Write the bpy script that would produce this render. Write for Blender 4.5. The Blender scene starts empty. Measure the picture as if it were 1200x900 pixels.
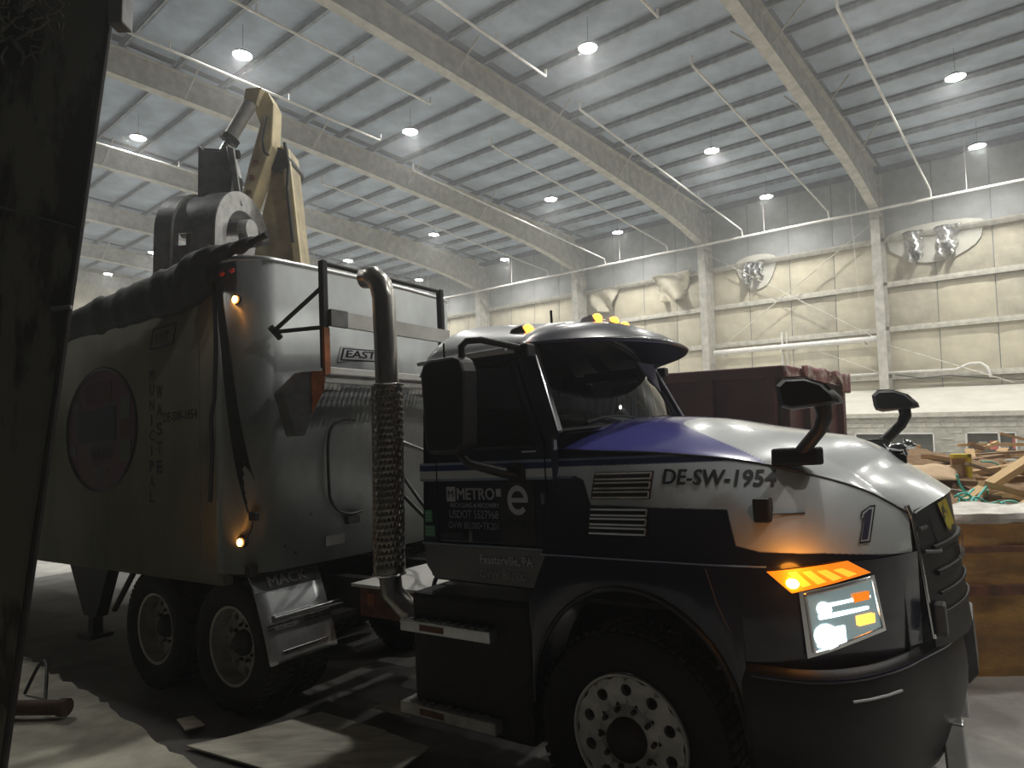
import bpy, bmesh, math, random
from mathutils import Vector, Matrix
from math import sin, cos, pi, radians, sqrt, atan2
random.seed(7)
SC = bpy.context.scene
COL = SC.collection

# ------------------------------------------------------------------ camera
FPX = 760.0
PITCH = math.atan(51.5 / 760.0)
ROLL = 0.013
CAM_H = 2.06
_f = Vector((0, cos(PITCH), sin(PITCH))); _r = Vector((1, 0, 0)); _u = _r.cross(_f)
_r2 = _r * cos(ROLL) - _u * sin(ROLL); _u2 = _r * sin(ROLL) + _u * cos(ROLL)
cam_data = bpy.data.cameras.new('camera')
cam = bpy.data.objects.new('camera', cam_data); COL.objects.link(cam)
cam_data.sensor_fit = 'HORIZONTAL'; cam_data.sensor_width = 36.0
cam_data.lens = 36.0 * FPX / 1200.0
cam_data.clip_start = 0.05; cam_data.clip_end = 300
cam.matrix_world = Matrix((( _r2.x, _u2.x, -_f.x, 0), (_r2.y, _u2.y, -_f.y, 0), (_r2.z, _u2.z, -_f.z, CAM_H), (0, 0, 0, 1)))
SC.camera = cam

# ------------------------------------------------------------------ world, exposure
W = bpy.data.worlds.new('world'); SC.world = W; W.use_nodes = True
bg = W.node_tree.nodes['Background']
bg.inputs[0].default_value = (0.55, 0.60, 0.70, 1); bg.inputs[1].default_value = 0.001
HAZE_DENSITY = 0.0042
_vs = W.node_tree.nodes.new('ShaderNodeVolumeScatter')          # dust hanging in the air of the hall
_vs.inputs['Color'].default_value = (.93, .96, 1.0, 1); _vs.inputs['Density'].default_value = HAZE_DENSITY; _vs.inputs['Anisotropy'].default_value = .6
W.node_tree.links.new(_vs.outputs[0], W.node_tree.nodes['World Output'].inputs['Volume'])
SC.view_settings.view_transform = 'Standard'
SC.view_settings.look = 'None'
SC.view_settings.gamma = 1.0
SC.view_settings.use_curve_mapping = False
SC.view_settings.exposure = 0.78
LAMP_POWER = 150.0
SC.cycles.use_denoising = True
SC.cycles.max_bounces = 8
SC.cycles.volume_bounces = 1
SC.cycles.caustics_reflective = False
SC.cycles.caustics_refractive = False
SC.cycles.sample_clamp_indirect = 6.0

# frames of reference ---------------------------------------------------------
AZ = radians(49.176)
HALL_ROT = pi / 2 + AZ                     # hall: local X runs along the far wall, local -Y towards it
def hall(a, b, z=0.0):                     # hall coordinates -> world
    return Vector((-sin(AZ) * a + cos(AZ) * b, cos(AZ) * a + sin(AZ) * b, z))
TH, DL = radians(55), radians(2.8)         # truck heading and nose-up pitch on the ramp
_x = Vector((sin(TH) * cos(DL), -cos(TH) * cos(DL), sin(DL))); _y = Vector((cos(TH), sin(TH), 0)); _z = _x.cross(_y)
TR_O = Vector((1.25012, 4.25203, 0.02367))
TRUCK_M = Matrix(((_x.x, _y.x, _z.x, TR_O.x), (_x.y, _y.y, _z.y, TR_O.y), (_x.z, _y.z, _z.z, TR_O.z), (0, 0, 0, 1)))

# ------------------------------------------------------------------ materials
MATS = {}
def mat(name, col=(0.5, 0.5, 0.5), rough=0.6, metal=0.0, var=0.0, scale=6.0, bump=0.0, bscale=None, coat=0.0,
        emit=None, estr=0.0, alpha=1.0, trans=0.0, col2=None, stretch=None, spec=0.5, contrast=(0.35, 0.65), attr=None):
    if name in MATS: return MATS[name]
    m = bpy.data.materials.new(name); m.use_nodes = True
    nt = m.node_tree; N = nt.nodes; L = nt.links; p = N['Principled BSDF']
    p.inputs['Base Color'].default_value = (*col, 1); p.inputs['Roughness'].default_value = rough
    p.inputs['Metallic'].default_value = metal; p.inputs['Coat Weight'].default_value = coat
    p.inputs['Coat Roughness'].default_value = 0.08
    p.inputs['Specular IOR Level'].default_value = spec
    p.inputs['Alpha'].default_value = alpha; p.inputs['Transmission Weight'].default_value = trans
    if emit:
        p.inputs['Emission Color'].default_value = (*emit, 1); p.inputs['Emission Strength'].default_value = estr
    if var > 0 or bump > 0 or col2:
        tc = N.new('ShaderNodeTexCoord'); src = tc.outputs['Object']
        if stretch:
            mp = N.new('ShaderNodeMapping'); mp.inputs['Scale'].default_value = stretch
            L.new(src, mp.inputs['Vector']); src = mp.outputs['Vector']
    if var > 0 or col2:
        nz = N.new('ShaderNodeTexNoise'); nz.inputs['Scale'].default_value = scale
        nz.inputs['Detail'].default_value = 6; nz.inputs['Roughness'].default_value = 0.62
        L.new(src, nz.inputs['Vector'])
        rp = N.new('ShaderNodeValToRGB')
        c2 = col2 if col2 else tuple(max(0, c * (1 - var)) for c in col)
        c1 = col if col2 else tuple(min(1, c * (1 + var * .4)) for c in col)
        rp.color_ramp.elements[0].position = contrast[0]; rp.color_ramp.elements[1].position = contrast[1]
        rp.color_ramp.elements[0].color = (*c2, 1); rp.color_ramp.elements[1].color = (*c1, 1)
        L.new(nz.outputs['Fac'], rp.inputs['Fac'])
        L.new(rp.outputs['Color'], p.inputs['Base Color'])
    if attr:
        at = N.new('ShaderNodeAttribute'); at.attribute_name = attr
        L.new(at.outputs['Color'], p.inputs['Base Color'])
    if bump > 0:
        nb = N.new('ShaderNodeTexNoise'); nb.inputs['Scale'].default_value = bscale or scale * 3
        nb.inputs['Detail'].default_value = 5
        L.new(src, nb.inputs['Vector'])
        bp = N.new('ShaderNodeBump'); bp.inputs['Strength'].default_value = bump; bp.inputs['Distance'].default_value = 0.02
        L.new(nb.outputs['Fac'], bp.inputs['Height']); L.new(bp.outputs['Normal'], p.inputs['Normal'])
    MATS[name] = m
    return m

def glass(name, tint=(0.75, 0.8, 0.82), refl=0.12, rough=0.02):
    if name in MATS: return MATS[name]
    m = bpy.data.materials.new(name); m.use_nodes = True
    nt = m.node_tree; N = nt.nodes; L = nt.links
    N.remove(N['Principled BSDF'])
    t = N.new('ShaderNodeBsdfTransparent'); t.inputs[0].default_value = (*tint, 1)
    g = N.new('ShaderNodeBsdfGlossy'); g.inputs['Roughness'].default_value = rough
    lw = N.new('ShaderNodeFresnel'); lw.inputs[0].default_value = 1.45
    mx = N.new('ShaderNodeMixShader')
    L.new(lw.outputs[0], mx.inputs[0]); L.new(t.outputs[0], mx.inputs[1]); L.new(g.outputs[0], mx.inputs[2])
    L.new(mx.outputs[0], N['Material Output'].inputs[0])
    MATS[name] = m
    return m

M_floor = mat('floor_concrete', (0.42, 0.41, 0.38), .75, var=.55, scale=.8, bump=.35, bscale=9)
M_wall = mat('insulation_facing', (0.58, 0.53, 0.41), .7, var=.22, scale=.7, bump=.35, bscale=2.2)
M_wall2 = mat('insulation_facing_dusty', (0.51, 0.47, 0.37), .75, var=.3, scale=.9, bump=.35, bscale=2.0)
M_roof = mat('roof_insulation', (0.40, 0.475, 0.575), .8, var=.25, scale=.8, bump=.4, bscale=1.6)
M_roofgap = mat('roof_liner_dark', (0.20, 0.22, 0.25), .85, var=.3, scale=2)
M_steel = mat('painted_frame_steel', (0.50, 0.485, 0.44), .55, var=.25, scale=3, bump=.05)
M_purlin = mat('purlin_steel', (0.34, 0.37, 0.41), .6, var=.3, scale=3)
M_pipe = mat('sprinkler_pipe_paint', (0.72, 0.71, 0.68), .5, var=.15, scale=5)
M_girt = mat('girt_steel', (0.60, 0.58, 0.51), .55, var=.25, scale=4)
M_whiteplaster = mat('white_sheeting', (0.56, 0.55, 0.49), .6, var=.12, scale=1.5)
M_block = mat('painted_block', (0.50, 0.49, 0.43), .8, var=.35, scale=3, bump=.3, bscale=10)
M_foil = mat('torn_foil', (0.75, 0.75, 0.74), .3, metal=.8, var=.4, scale=8, bump=.8, bscale=10)
M_navy = mat('navy_paint', (0.010, 0.012, 0.034), .28, coat=.6, var=.2, scale=6)
M_black = mat('black_plastic', (0.010, 0.010, 0.011), .5, var=.3, scale=14)
M_rubber = mat('tyre_rubber', (0.012, 0.012, 0.012), .85, var=.3, scale=12, bump=.2)
M_tarp = mat('black_tarp', (0.010, 0.010, 0.012), .7, bump=.6, bscale=7)
M_white = mat('white_paint', (0.72, 0.73, 0.75), .3, coat=.5, var=.08, scale=3)
M_hood = mat('hood_paint', (.5, .5, .5), .27, coat=.7, attr='paint')
M_chrome = mat('chrome', (0.80, 0.80, 0.80), .12, metal=1.0)
M_exh = mat('exhaust_chrome', (0.42, 0.40, 0.37), .28, metal=1.0, var=.35, scale=5, stretch=(1, 1, .3))
M_shield = mat('heat_shield', (0.30, 0.28, 0.25), .38, metal=1.0, var=.4, scale=9)
M_alu = mat('aluminium_polished', (0.62, 0.63, 0.64), .32, metal=.85, var=.2, scale=5)
M_rim = mat('wheel_aluminium', (0.52, 0.50, 0.46), .45, metal=.55, var=.3, scale=9)
M_trside = mat('trailer_sheet', (0.20, 0.20, 0.155), .85, spec=.15, metal=0.0, var=.22, scale=1.4, stretch=(1, 1, .35), bump=.06, bscale=3)
M_trfront = mat('trailer_front_sheet', (0.25, 0.265, 0.265), .42, metal=.25, var=.3, scale=1.8, stretch=(1, 1, .6), bump=.05, bscale=3)
M_trwhite = mat('trailer_white_channel', (0.74, 0.73, 0.69), .5, var=.18, scale=4)
M_dark = mat('dark_steel', (0.022, 0.021, 0.020), .6, metal=.3, var=.4, scale=8)
M_rust = mat('rust_brown_steel', (0.20, 0.075, 0.035), .7, var=.5, scale=9, bump=.2)
M_orange = mat('orange_paint', (0.42, 0.13, 0.035), .55, var=.4, scale=7)
M_greysteel = mat('grey_steel', (0.20, 0.20, 0.20), .55, metal=.4, var=.35, scale=6)
M_cream = mat('cream_paint', (0.66, 0.56, 0.34), .5, var=.25, scale=2.5, bump=.05)
M_tan = mat('cream_paint_shaded', (0.46, 0.39, 0.25), .65, var=.35, scale=2.5)  # darker copy of the cream, the boom face's shade put into the colour
M_bucket = mat('worn_bucket_steel', (0.17, 0.175, 0.19), .42, metal=.5, var=.5, scale=3.5, bump=.15)
M_bucketedge = mat('bucket_wear_edge', (0.42, 0.42, 0.41), .35, metal=.6, var=.3, scale=7)
M_maroon = mat('maroon_container_paint', (0.085, 0.018, 0.022), .55, var=.4, scale=2.5, bump=.12)
M_maroonworn = mat('maroon_worn_edge', (0.18, 0.05, 0.05), .6, col2=(0.45, 0.40, 0.38), scale=5, contrast=(.38, .5))
M_barrier = mat('rust_stained_concrete', (0.60, 0.32, 0.09), .85, col2=(0.26, 0.14, 0.05), scale=2.6, bump=.6, bscale=5, stretch=(1, 1, 2.2))
M_barriercap = mat('barrier_cap_pale', (0.72, 0.68, 0.62), .8, var=.35, scale=5, bump=.5)
M_pillar = mat('grimy_steel_pillar', (0.17, 0.165, 0.13), .8, col2=(0.045, 0.040, 0.034), scale=.9, stretch=(1.6, 1.6, .5), contrast=(.47, .52), bump=.15)
M_kerb = mat('pale_kerb_concrete', (0.60, 0.58, 0.48), .85, var=.4, scale=2.2, bump=.6, bscale=6)
M_ply = mat('pale_plywood', (0.56, 0.54, 0.46), .75, var=.3, scale=3, stretch=(1, 4, 1))
WOODS = [mat('wood_pale', (0.62, 0.42, 0.20), .75, var=.4, scale=5, stretch=(1, 6, 6), bump=.1),
         mat('wood_tan', (0.48, 0.30, 0.14), .8, var=.4, scale=5, stretch=(1, 6, 6), bump=.1),
         mat('wood_brown', (0.24, 0.14, 0.065), .85, var=.45, scale=5, stretch=(1, 6, 6), bump=.1),
         mat('wood_grey', (0.30, 0.25, 0.19), .85, var=.4, scale=5, stretch=(1, 6, 6), bump=.1)]
M_card = mat('cardboard', (0.56, 0.40, 0.25), .85, var=.2, scale=3)
M_teal = mat('teal_strapping', (0.09, 0.55, 0.48), .5)
M_yellow = mat('yellow_plastic', (0.75, 0.62, 0.05), .5)
M_sticker = mat('yellow_sticker', (0.62, 0.50, 0.04), .6, col2=(0.03, 0.03, 0.02), scale=9, contrast=(.36, .4))
M_decal = mat('decal_black', (0.012, 0.012, 0.016), .5)
M_decalw = mat('decal_white', (0.62, 0.62, 0.66), .5)
M_decalg = mat('decal_green', (0.10, 0.38, 0.19), .5)
M_decaldim = mat('decal_faded_grey', (0.24, 0.24, 0.25), .6)
M_stripeb = mat('stripe_blue', (0.02, 0.035, 0.16), .4)
M_stripel = mat('stripe_silver_blue', (0.28, 0.34, 0.46), .4)
M_ambon = mat('amber_lamp_lit', (0.9, 0.35, 0.02), .3, emit=(1.0, 0.30, 0.02), estr=5)
M_ambhot = mat('amber_bulb_lit', (0.9, 0.5, 0.1), .3, emit=(1.0, 0.42, 0.08), estr=14)
M_amb = mat('amber_lens', (0.75, 0.25, 0.01), .25, emit=(1.0, 0.24, 0.01), estr=.5)
M_red = mat('red_glint', (0.5, 0.03, 0.02), .3)
M_head = mat('headlamp_led_lit', (0.9, 0.95, 1), .3, emit=(0.72, 0.92, 1.0), estr=3.5)
M_refl = mat('headlamp_reflector', (0.55, 0.62, 0.62), .18, metal=.8, emit=(0.45, 0.75, 0.80), estr=0.10)
M_lens = mat('highbay_lens_lit', (1, 1, 1), .4, emit=(1.0, 0.97, 0.88), estr=60)
M_lampbody = mat('highbay_housing', (0.10, 0.10, 0.10), .5, metal=.5)
M_ws = glass('windshield_glass', (0.40, 0.43, 0.43))
M_win = glass('side_glass', (0.55, 0.60, 0.60))
M_offglass = mat('office_window_glass', (0.07, 0.08, 0.07), .12, var=.5, scale=2)
M_interior = mat('cab_interior', (0.035, 0.035, 0.038), .8)
M_paper = mat('paper_sheet', (0.55, 0.56, 0.56), .7)
M_curtain = mat('pale_curtain', (0.42, 0.42, 0.42), .8)
M_logo = mat('round_decal', (0.05, 0.05, 0.05), .5, col2=(0.10, 0.02, 0.03), scale=2.4)

# ------------------------------------------------------------------ mesh builder
class G:
    def __init__(s): s.v = []; s.f = []
    def add(s, vs, fs):
        o = len(s.v); s.v += [tuple(p) for p in vs]; s.f += [tuple(i + o for i in f) for f in fs]; return s
    def box(s, mn, mx, R=None, c=None):
        x0, y0, z0 = mn; x1, y1, z1 = mx
        vs = [Vector(p) for p in ((x0, y0, z0), (x1, y0, z0), (x1, y1, z0), (x0, y1, z0), (x0, y0, z1), (x1, y0, z1), (x1, y1, z1), (x0, y1, z1))]
        if R is not None:
            c = Vector(c) if c is not None else (Vector(mn) + Vector(mx)) / 2
            vs = [R @ (p - c) + c for p in vs]
        return s.add(vs, [(3, 2, 1, 0), (4, 5, 6, 7), (0, 1, 5, 4), (1, 2, 6, 5), (2, 3, 7, 6), (3, 0, 4, 7)])
    def cyl(s, p0, p1, r, n=14, r2=None, caps=True):
        p0 = Vector(p0); p1 = Vector(p1); r2 = r if r2 is None else r2
        d = (p1 - p0).normalized(); a = d.orthogonal().normalized(); b = d.cross(a)
        vs = []
        for k in range(n):
            t = 2 * pi * k / n; q = a * cos(t) + b * sin(t)
            vs += [p0 + q * r, p1 + q * r2]
        fs = [(2 * k, 2 * ((k + 1) % n), 2 * ((k + 1) % n) + 1, 2 * k + 1) for k in range(n)]
        if caps: fs += [tuple(2 * k for k in range(n))[::-1], tuple(2 * k + 1 for k in range(n))]
        return s.add(vs, fs)
    def tube(s, pts, r, n=10, caps=True):
        pts = [Vector(p) for p in pts]; m = len(pts)
        rs = r if isinstance(r, (list, tuple)) else [r] * m
        vs = []; a = None
        for i in range(m):
            d = (pts[min(i + 1, m - 1)] - pts[max(i - 1, 0)]).normalized()
            a = d.orthogonal().normalized() if a is None else (a - d * a.dot(d)).normalized()
            b = d.cross(a)
            vs += [pts[i] + (a * cos(2 * pi * k / n) + b * sin(2 * pi * k / n)) * rs[i] for k in range(n)]
        fs = [(i * n + k, i * n + (k + 1) % n, (i + 1) * n + (k + 1) % n, (i + 1) * n + k) for i in range(m - 1) for k in range(n)]
        if caps: fs += [tuple(range(n))[::-1], tuple(range((m - 1) * n, m * n))]
        return s.add(vs, fs)
    def prism(s, poly, f0, f1):                    # poly of 2d points, f0/f1 map a point to the two ends
        n = len(poly)
        vs = [f0(*p) for p in poly] + [f1(*p) for p in poly]
        fs = [tuple(range(n))[::-1], tuple(range(n, 2 * n))] + [(k, (k + 1) % n, n + (k + 1) % n, n + k) for k in range(n)]
        return s.add(vs, fs)
    def grid(s, fn, nu, nv):
        vs = [fn(i / nu, j / nv) for i in range(nu + 1) for j in range(nv + 1)]
        fs = [(i * (nv + 1) + j, (i + 1) * (nv + 1) + j, (i + 1) * (nv + 1) + j + 1, i * (nv + 1) + j + 1) for i in range(nu) for j in range(nv)]
        return s.add(vs, fs)
    def lathe(s, prof, c, axis='y', n=40, close=False):   # prof: (radius, along)
        m = len(prof); vs = []
        for k in range(n):
            t = 2 * pi * k / n
            for r, h in prof:
                if axis == 'y': vs.append((c[0] + r * cos(t), c[1] + h, c[2] + r * sin(t)))
                elif axis == 'z': vs.append((c[0] + r * cos(t), c[1] + r * sin(t), c[2] + h))
                else: vs.append((c[0] + h, c[1] + r * cos(t), c[2] + r * sin(t)))
        fs = []
        for k in range(n):
            k2 = (k + 1) % n
            for i in range(m - 1 + (1 if close else 0)):
                i2 = (i + 1) % m
                fs.append((k * m + i, k2 * m + i, k2 * m + i2, k * m + i2))
        return s.add(vs, fs)
    def sphere(s, c, r, n=10, m=7):
        rx, ry, rz = r if isinstance(r, (tuple, list)) else (r, r, r)
        return s.grid(lambda u, v: (c[0] + rx * sin(pi * v) * cos(2 * pi * u), c[1] + ry * sin(pi * v) * sin(2 * pi * u), c[2] + rz * cos(pi * v)), n, m)
    def mesh(s, name, m, smooth=None, recalc=True):
        me = bpy.data.meshes.new(name); me.from_pydata(s.v, [], s.f)
        if recalc:
            bm = bmesh.new(); bm.from_mesh(me)
            bmesh.ops.remove_doubles(bm, verts=bm.verts, dist=1e-5)
            bmesh.ops.recalc_face_normals(bm, faces=bm.faces); bm.to_mesh(me); bm.free()
        if m: me.materials.append(m)
        if smooth:
            for p in me.polygons: p.use_smooth = True
            me.set_sharp_from_angle(angle=radians(smooth))
        me.update()
        return me
    def build(s, name, m, parent=None, smooth=None, bevel=0, recalc=True, label=None):
        o = bpy.data.objects.new(name, s.mesh(name, m, smooth, recalc)); COL.objects.link(o)
        if parent is not None: o.parent = parent
        if bevel:
            md = o.modifiers.new('bevel', 'BEVEL'); md.width = bevel; md.segments = 2; md.limit_method = 'ANGLE'
        if label: o['label'] = label
        return o

def thing(name, label, cat, mw=None, loc=None, rotz=0.0, group=None):
    o = bpy.data.objects.new(name, None); COL.objects.link(o); o.empty_display_size = .2
    if mw is not None: o.matrix_world = mw
    if loc is not None: o.location = loc; o.rotation_euler = (0, 0, rotz)
    o['label'] = label; o['category'] = cat
    if group: o['group'] = group
    return o
def tag(o, label, cat, group=None, kind=None):
    o['label'] = label; o['category'] = cat
    if group: o['group'] = group
    if kind: o['kind'] = kind
    return o
def struct(o, label=None, cat=None):
    o['kind'] = 'structure'
    if label: o['label'] = label
    if cat: o['category'] = cat
    return o
def place(me, name, parent, loc=(0, 0, 0), rot=(0, 0, 0), scale=(1, 1, 1)):
    o = bpy.data.objects.new(name, me); COL.objects.link(o); o.parent = parent
    o.location = loc; o.rotation_euler = rot; o.scale = scale
    return o
def lerp(a, b, t): return a + (b - a) * t
def interp(x, pts):
    if x <= pts[0][0]: return pts[0][1]
    for (x0, y0), (x1, y1) in zip(pts, pts[1:]):
        if x <= x1: return lerp(y0, y1, (x - x0) / (x1 - x0))
    return pts[-1][1]
def sinterp(x, pts):                                  # monotone-ish smooth interpolation (Catmull-Rom)
    if x <= pts[0][0]: return pts[0][1]
    if x >= pts[-1][0]: return pts[-1][1]
    for i in range(len(pts) - 1):
        if x <= pts[i + 1][0]:
            x0, y0 = pts[i]; x1, y1 = pts[i + 1]
            m0 = (y1 - pts[i - 1][1]) / (x1 - pts[i - 1][0]) if i > 0 else (y1 - y0) / (x1 - x0)
            m1 = (pts[i + 2][1] - y0) / (pts[i + 2][0] - x0) if i + 2 < len(pts) else (y1 - y0) / (x1 - x0)
            h = x1 - x0; t = (x - x0) / h
            return (2*t**3-3*t*t+1)*y0 + (t**3-2*t*t+t)*h*m0 + (-2*t**3+3*t*t)*y1 + (t**3-t*t)*h*m1

def text_geo(txt, w, h, weight=0.012, shear=0.0):
    """flat lettering scaled into a w x h rectangle, origin at its lower left"""
    cu = bpy.data.curves.new('lettering', 'FONT'); cu.body = txt; cu.size = 1.0; cu.offset = 0.0; cu.resolution_u = 3; cu.shear = shear
    ob = bpy.data.objects.new('lettering', cu); me = bpy.data.meshes.new_from_object(ob)
    vs = [v.co.copy() for v in me.vertices]; fs = [tuple(p.vertices) for p in me.polygons]
    bpy.data.objects.remove(ob); bpy.data.meshes.remove(me); bpy.data.curves.remove(cu)
    x0 = min(v.x for v in vs); x1 = max(v.x for v in vs); y0 = min(v.y for v in vs); y1 = max(v.y for v in vs)
    out = []; faces = []; k = min(.035, weight)                    # bold strokes: the outline laid down with small shifts
    for dx, dy in (((0, 0),) if k < .006 else ((-k, 0), (k, 0), (0, -k * .6), (0, k * .6))):
        o = len(out)
        out += [((v.x + dx - x0 + k) / (x1 - x0 + 2 * k) * w, (v.y + dy - y0 + k * .6) / (y1 - y0 + 1.2 * k) * h) for v in vs]
        faces += [tuple(i + o for i in f) for f in fs]
    return out, faces
def lettering(txt, x, z, w, h, yfun, m, parent, name='lettering', weight=0.012, shear=0.0, skew=0.0):
    """lettering on a right-hand side: reads along +x, stands along +z, lies on y = yfun(x, z)"""
    vs, fs = text_geo(txt, w, h, weight, shear)
    g = G()
    g.add([(x + a, yfun(x + a, z + b + skew * a) - .004, z + b + skew * a) for a, b in vs], fs)
    return g.build(name, m, parent, recalc=False)

# =================================================================== HALL
def roof_z(b): return 13.55 - 0.032 * (b - 8)
RAF = [(-6, 12.75), (8, 12.6), (14, 12.42), (20, 12.07), (26.6, 11.5), (29.9, 10.9)]
A0, A1, B0, B1 = -9.4, 51.4, -5.5, 30.95
RAFTERS = [5.8 + 7.6 * k for k in range(-2, 7)]

# floor: level in the hall, one ramp under the truck lane
fg = G()
xs = [(-60, -.66), (-14, -.66), (1.3, .09), (3, .1), (60, .1)]
def floor_pt(x, y, z):
    p = TR_O + Vector((sin(TH), -cos(TH), 0)) * x + Vector((cos(TH), sin(TH), 0)) * y
    return (p.x, p.y, z)
fv = []; ff = []
def fl_z(x):
    if x > 1.4: return .092
    return .0237 + x * math.tan(DL) if x > -13 else .0237 - 13 * math.tan(DL)
fxs = [-58, -30, -13] + [-12 + .6 * k for k in range(23)] + [1.4, 6, 20, 45]
fys = [-5.6, -4, -2, 0, 2, 4, 8, 20, 55]
for x in fxs:
    for y in fys: fv.append(floor_pt(x, y, fl_z(x)))
n = len(fys)
ff = [(i * n + j, (i + 1) * n + j, (i + 1) * n + j + 1, i * n + j + 1) for i in range(len(fxs) - 1) for j in range(n - 1)]
fg.add(fv, ff)
flo = struct(fg.build('floor', M_floor, None, smooth=30), 'dusty grey concrete floor of the hall', 'floor')
lg = G(); _v = [floor_pt(x, y, fl_z(x) + .004) for x in (-12.9, -6, 0, .9) for y in (-1.9, 1.9)]  # dark strip: dirt plus the shade under truck and trailer in its colour
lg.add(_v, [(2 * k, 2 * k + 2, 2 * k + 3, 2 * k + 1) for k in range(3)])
lg.build('lane_surface', mat('dirty_shaded_lane', (0.13, 0.125, 0.115), .7, col2=(0.05, 0.048, 0.045), scale=1.1, bump=.3, bscale=8), flo, label='dirty truck lane with the shade under the truck in its colour')

# unseen dark wall added behind the camera to cut bounce on the truck
wn_ = G(); _p = [floor_pt(x, -5.5, z) for x, z in ((-30, -.7), (20, -.7), (20, 7.5), (-30, 7.5))]
wn_.add([*_p, *[(p[0] - .12, p[1] - .17, p[2]) for p in _p]], [(0, 1, 2, 3), (7, 6, 5, 4), (0, 4, 5, 1), (1, 5, 6, 2), (2, 6, 7, 3), (3, 7, 4, 0)])
struct(wn_.build('wall_bounce_cut', mat('bounce_cut_dark', (.02, .02, .02), .8, var=.3, scale=2), None), 'added unseen dark wall cutting bounce along the near side of the truck lane', 'wall')
# ceiling
ceil = thing('ceiling', 'grey insulated metal roof with steel rafters and purlins over the hall', 'ceiling', loc=(0, 0, 0), rotz=HALL_ROT); struct(ceil)
g = G(); g.add([(A0, -B0, roof_z(B0) + .28), (A1, -B0, roof_z(B0) + .28), (A1, -B1, roof_z(B1) + .28), (A0, -B1, roof_z(B1) + .28)], [(0, 1, 2, 3)])
g.build('roof_liner', M_roofgap, ceil)
PS = 1.52
nb = int((B1 - B0) / PS)
sag = G()
def sagf(u, v): return ((u - .5) * 7.3, (v - .5) * (PS - .16), .03 - .06 * (1 - (2 * v - 1) ** 4) * (1 - (2 * u - 1) ** 8))
sag.grid(sagf, 8, 6); sag_me = sag.mesh('roof_panel', M_roof, smooth=60)
tilt = math.atan(0.032)
for i, ra in enumerate(RAFTERS[:-1]):
    for k in range(nb + 1):
        b = B0 + (k + .5) * PS
        if b > B1: continue
        am = ra + 3.8
        p = hall(am, b, 0)
        if p.y < 2.0 or b < -1: continue
        place(sag_me, 'roof_panel', ceil, (am, -b, roof_z(b) + .2 + random.uniform(-.03, .02)), (tilt, 0, 0))
pur = G().box((A0, -.02, -.08), (A1, .02, .10)).box((A0, -.02, -.08), (A1, .07, -.07)); pur_me = pur.mesh('purlin', M_purlin)
for k in range(nb + 2):
    b = B0 + k * PS
    if b < B1 and b > -2: place(pur_me, 'purlin', ceil, (0, -b, roof_z(b) + .08))
# rafters: tapered welded I beams with a haunch at the wall, fly braces
def raf_b(b): return sinterp(b, RAF)
for ra in RAFTERS:
    g = G(); bs = [-6 + 1.2 * k for k in range(30)] + [29.95]
    for lo, hi, w in ((0, .035, .17), (None, None, .012), (1, 1, .17)):
        def sect(b):
            z0 = raf_b(b); z1 = roof_z(b) - .06
            if lo == 0: return z0, z0 + .035
            if lo is None: return z0 + .03, z1 - .02
            return z1 - .03, z1
        vs = []; 
        for b in bs:
            za, zb = sect(b)
            vs += [(ra - w, -b, za), (ra + w, -b, za), (ra + w, -b, zb), (ra - w, -b, zb)]
        fs = [(4 * i + j, 4 * i + (j + 1) % 4, 4 * i + 4 + (j + 1) % 4, 4 * i + 4 + j) for i in range(len(bs) - 1) for j in range(4)]
        fs += [(0, 1, 2, 3), tuple(4 * (len(bs) - 1) + j for j in (3, 2, 1, 0))]
        g.add(vs, fs)
    g.build('rafter', M_steel, ceil)
    fb = G()
    for b in (3.8, 8.4, 13, 17.5, 22, 26):
        z0 = raf_b(b) + .03
        for sgn in (-1, 1): fb.cyl((ra + sgn * .05, -b, z0), (ra + sgn * 1.0, -b - .1, roof_z(b)), .028, 6)
    o = fb.build('fly_brace', M_steel, ceil)

# far wall: insulated panels between girts, columns, girts
wall = thing('wall_right', 'beige insulated metal wall with girts and tapered columns', 'wall', loc=(0, 0, 0), rotz=HALL_ROT); struct(wall)
g = G().box((A0, -B1 - .12, -1.2), (A1, -B1, 13.3)); g.build('wall_sheet', M_roofgap, wall)
GZ = [3.96, 5.96, 7.85, 9.76]
rows = [(-.6, 3.86), (4.06, 5.86), (6.06, 7.75), (7.95, 9.66), (9.86, 12.75)]
pw = 7.6 / 4
pan_me = {}
for r, (z0, z1) in enumerate(rows):
    for vv, mm in enumerate((M_wall, M_wall2)):
        gg = G(); hh = z1 - z0
        gg.grid(lambda u, v: ((u - .5) * (pw - .03), .05 * (1 - (2 * u - 1) ** 6) * (1 - (2 * v - 1) ** 6), v * hh), 8, 8)
        pan_me[(r, vv)] = gg.mesh('wall_panel', mm if r < 4 else mat('upper_wall_grey', (.36, .37, .375), .8, var=.25, scale=.8), smooth=60)
for ra in RAFTERS[:-2]:
    for k in range(4):
        am = ra + pw * (k + .5)
        for r, (z0, z1) in enumerate(rows):
            place(pan_me[(r, random.random() < .4)], 'wall_panel', wall, (am, -B1 + .02, z0 + random.uniform(-.02, .02)))
gm = G().box((A0, 0, -.09), (A1, .22, .09)).box((A0, .20, -.02), (A1, .23, .12)); girt_me = gm.mesh('girt', M_girt)
for z in GZ: place(girt_me, 'girt', wall, (0, -B1, z))
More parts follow.
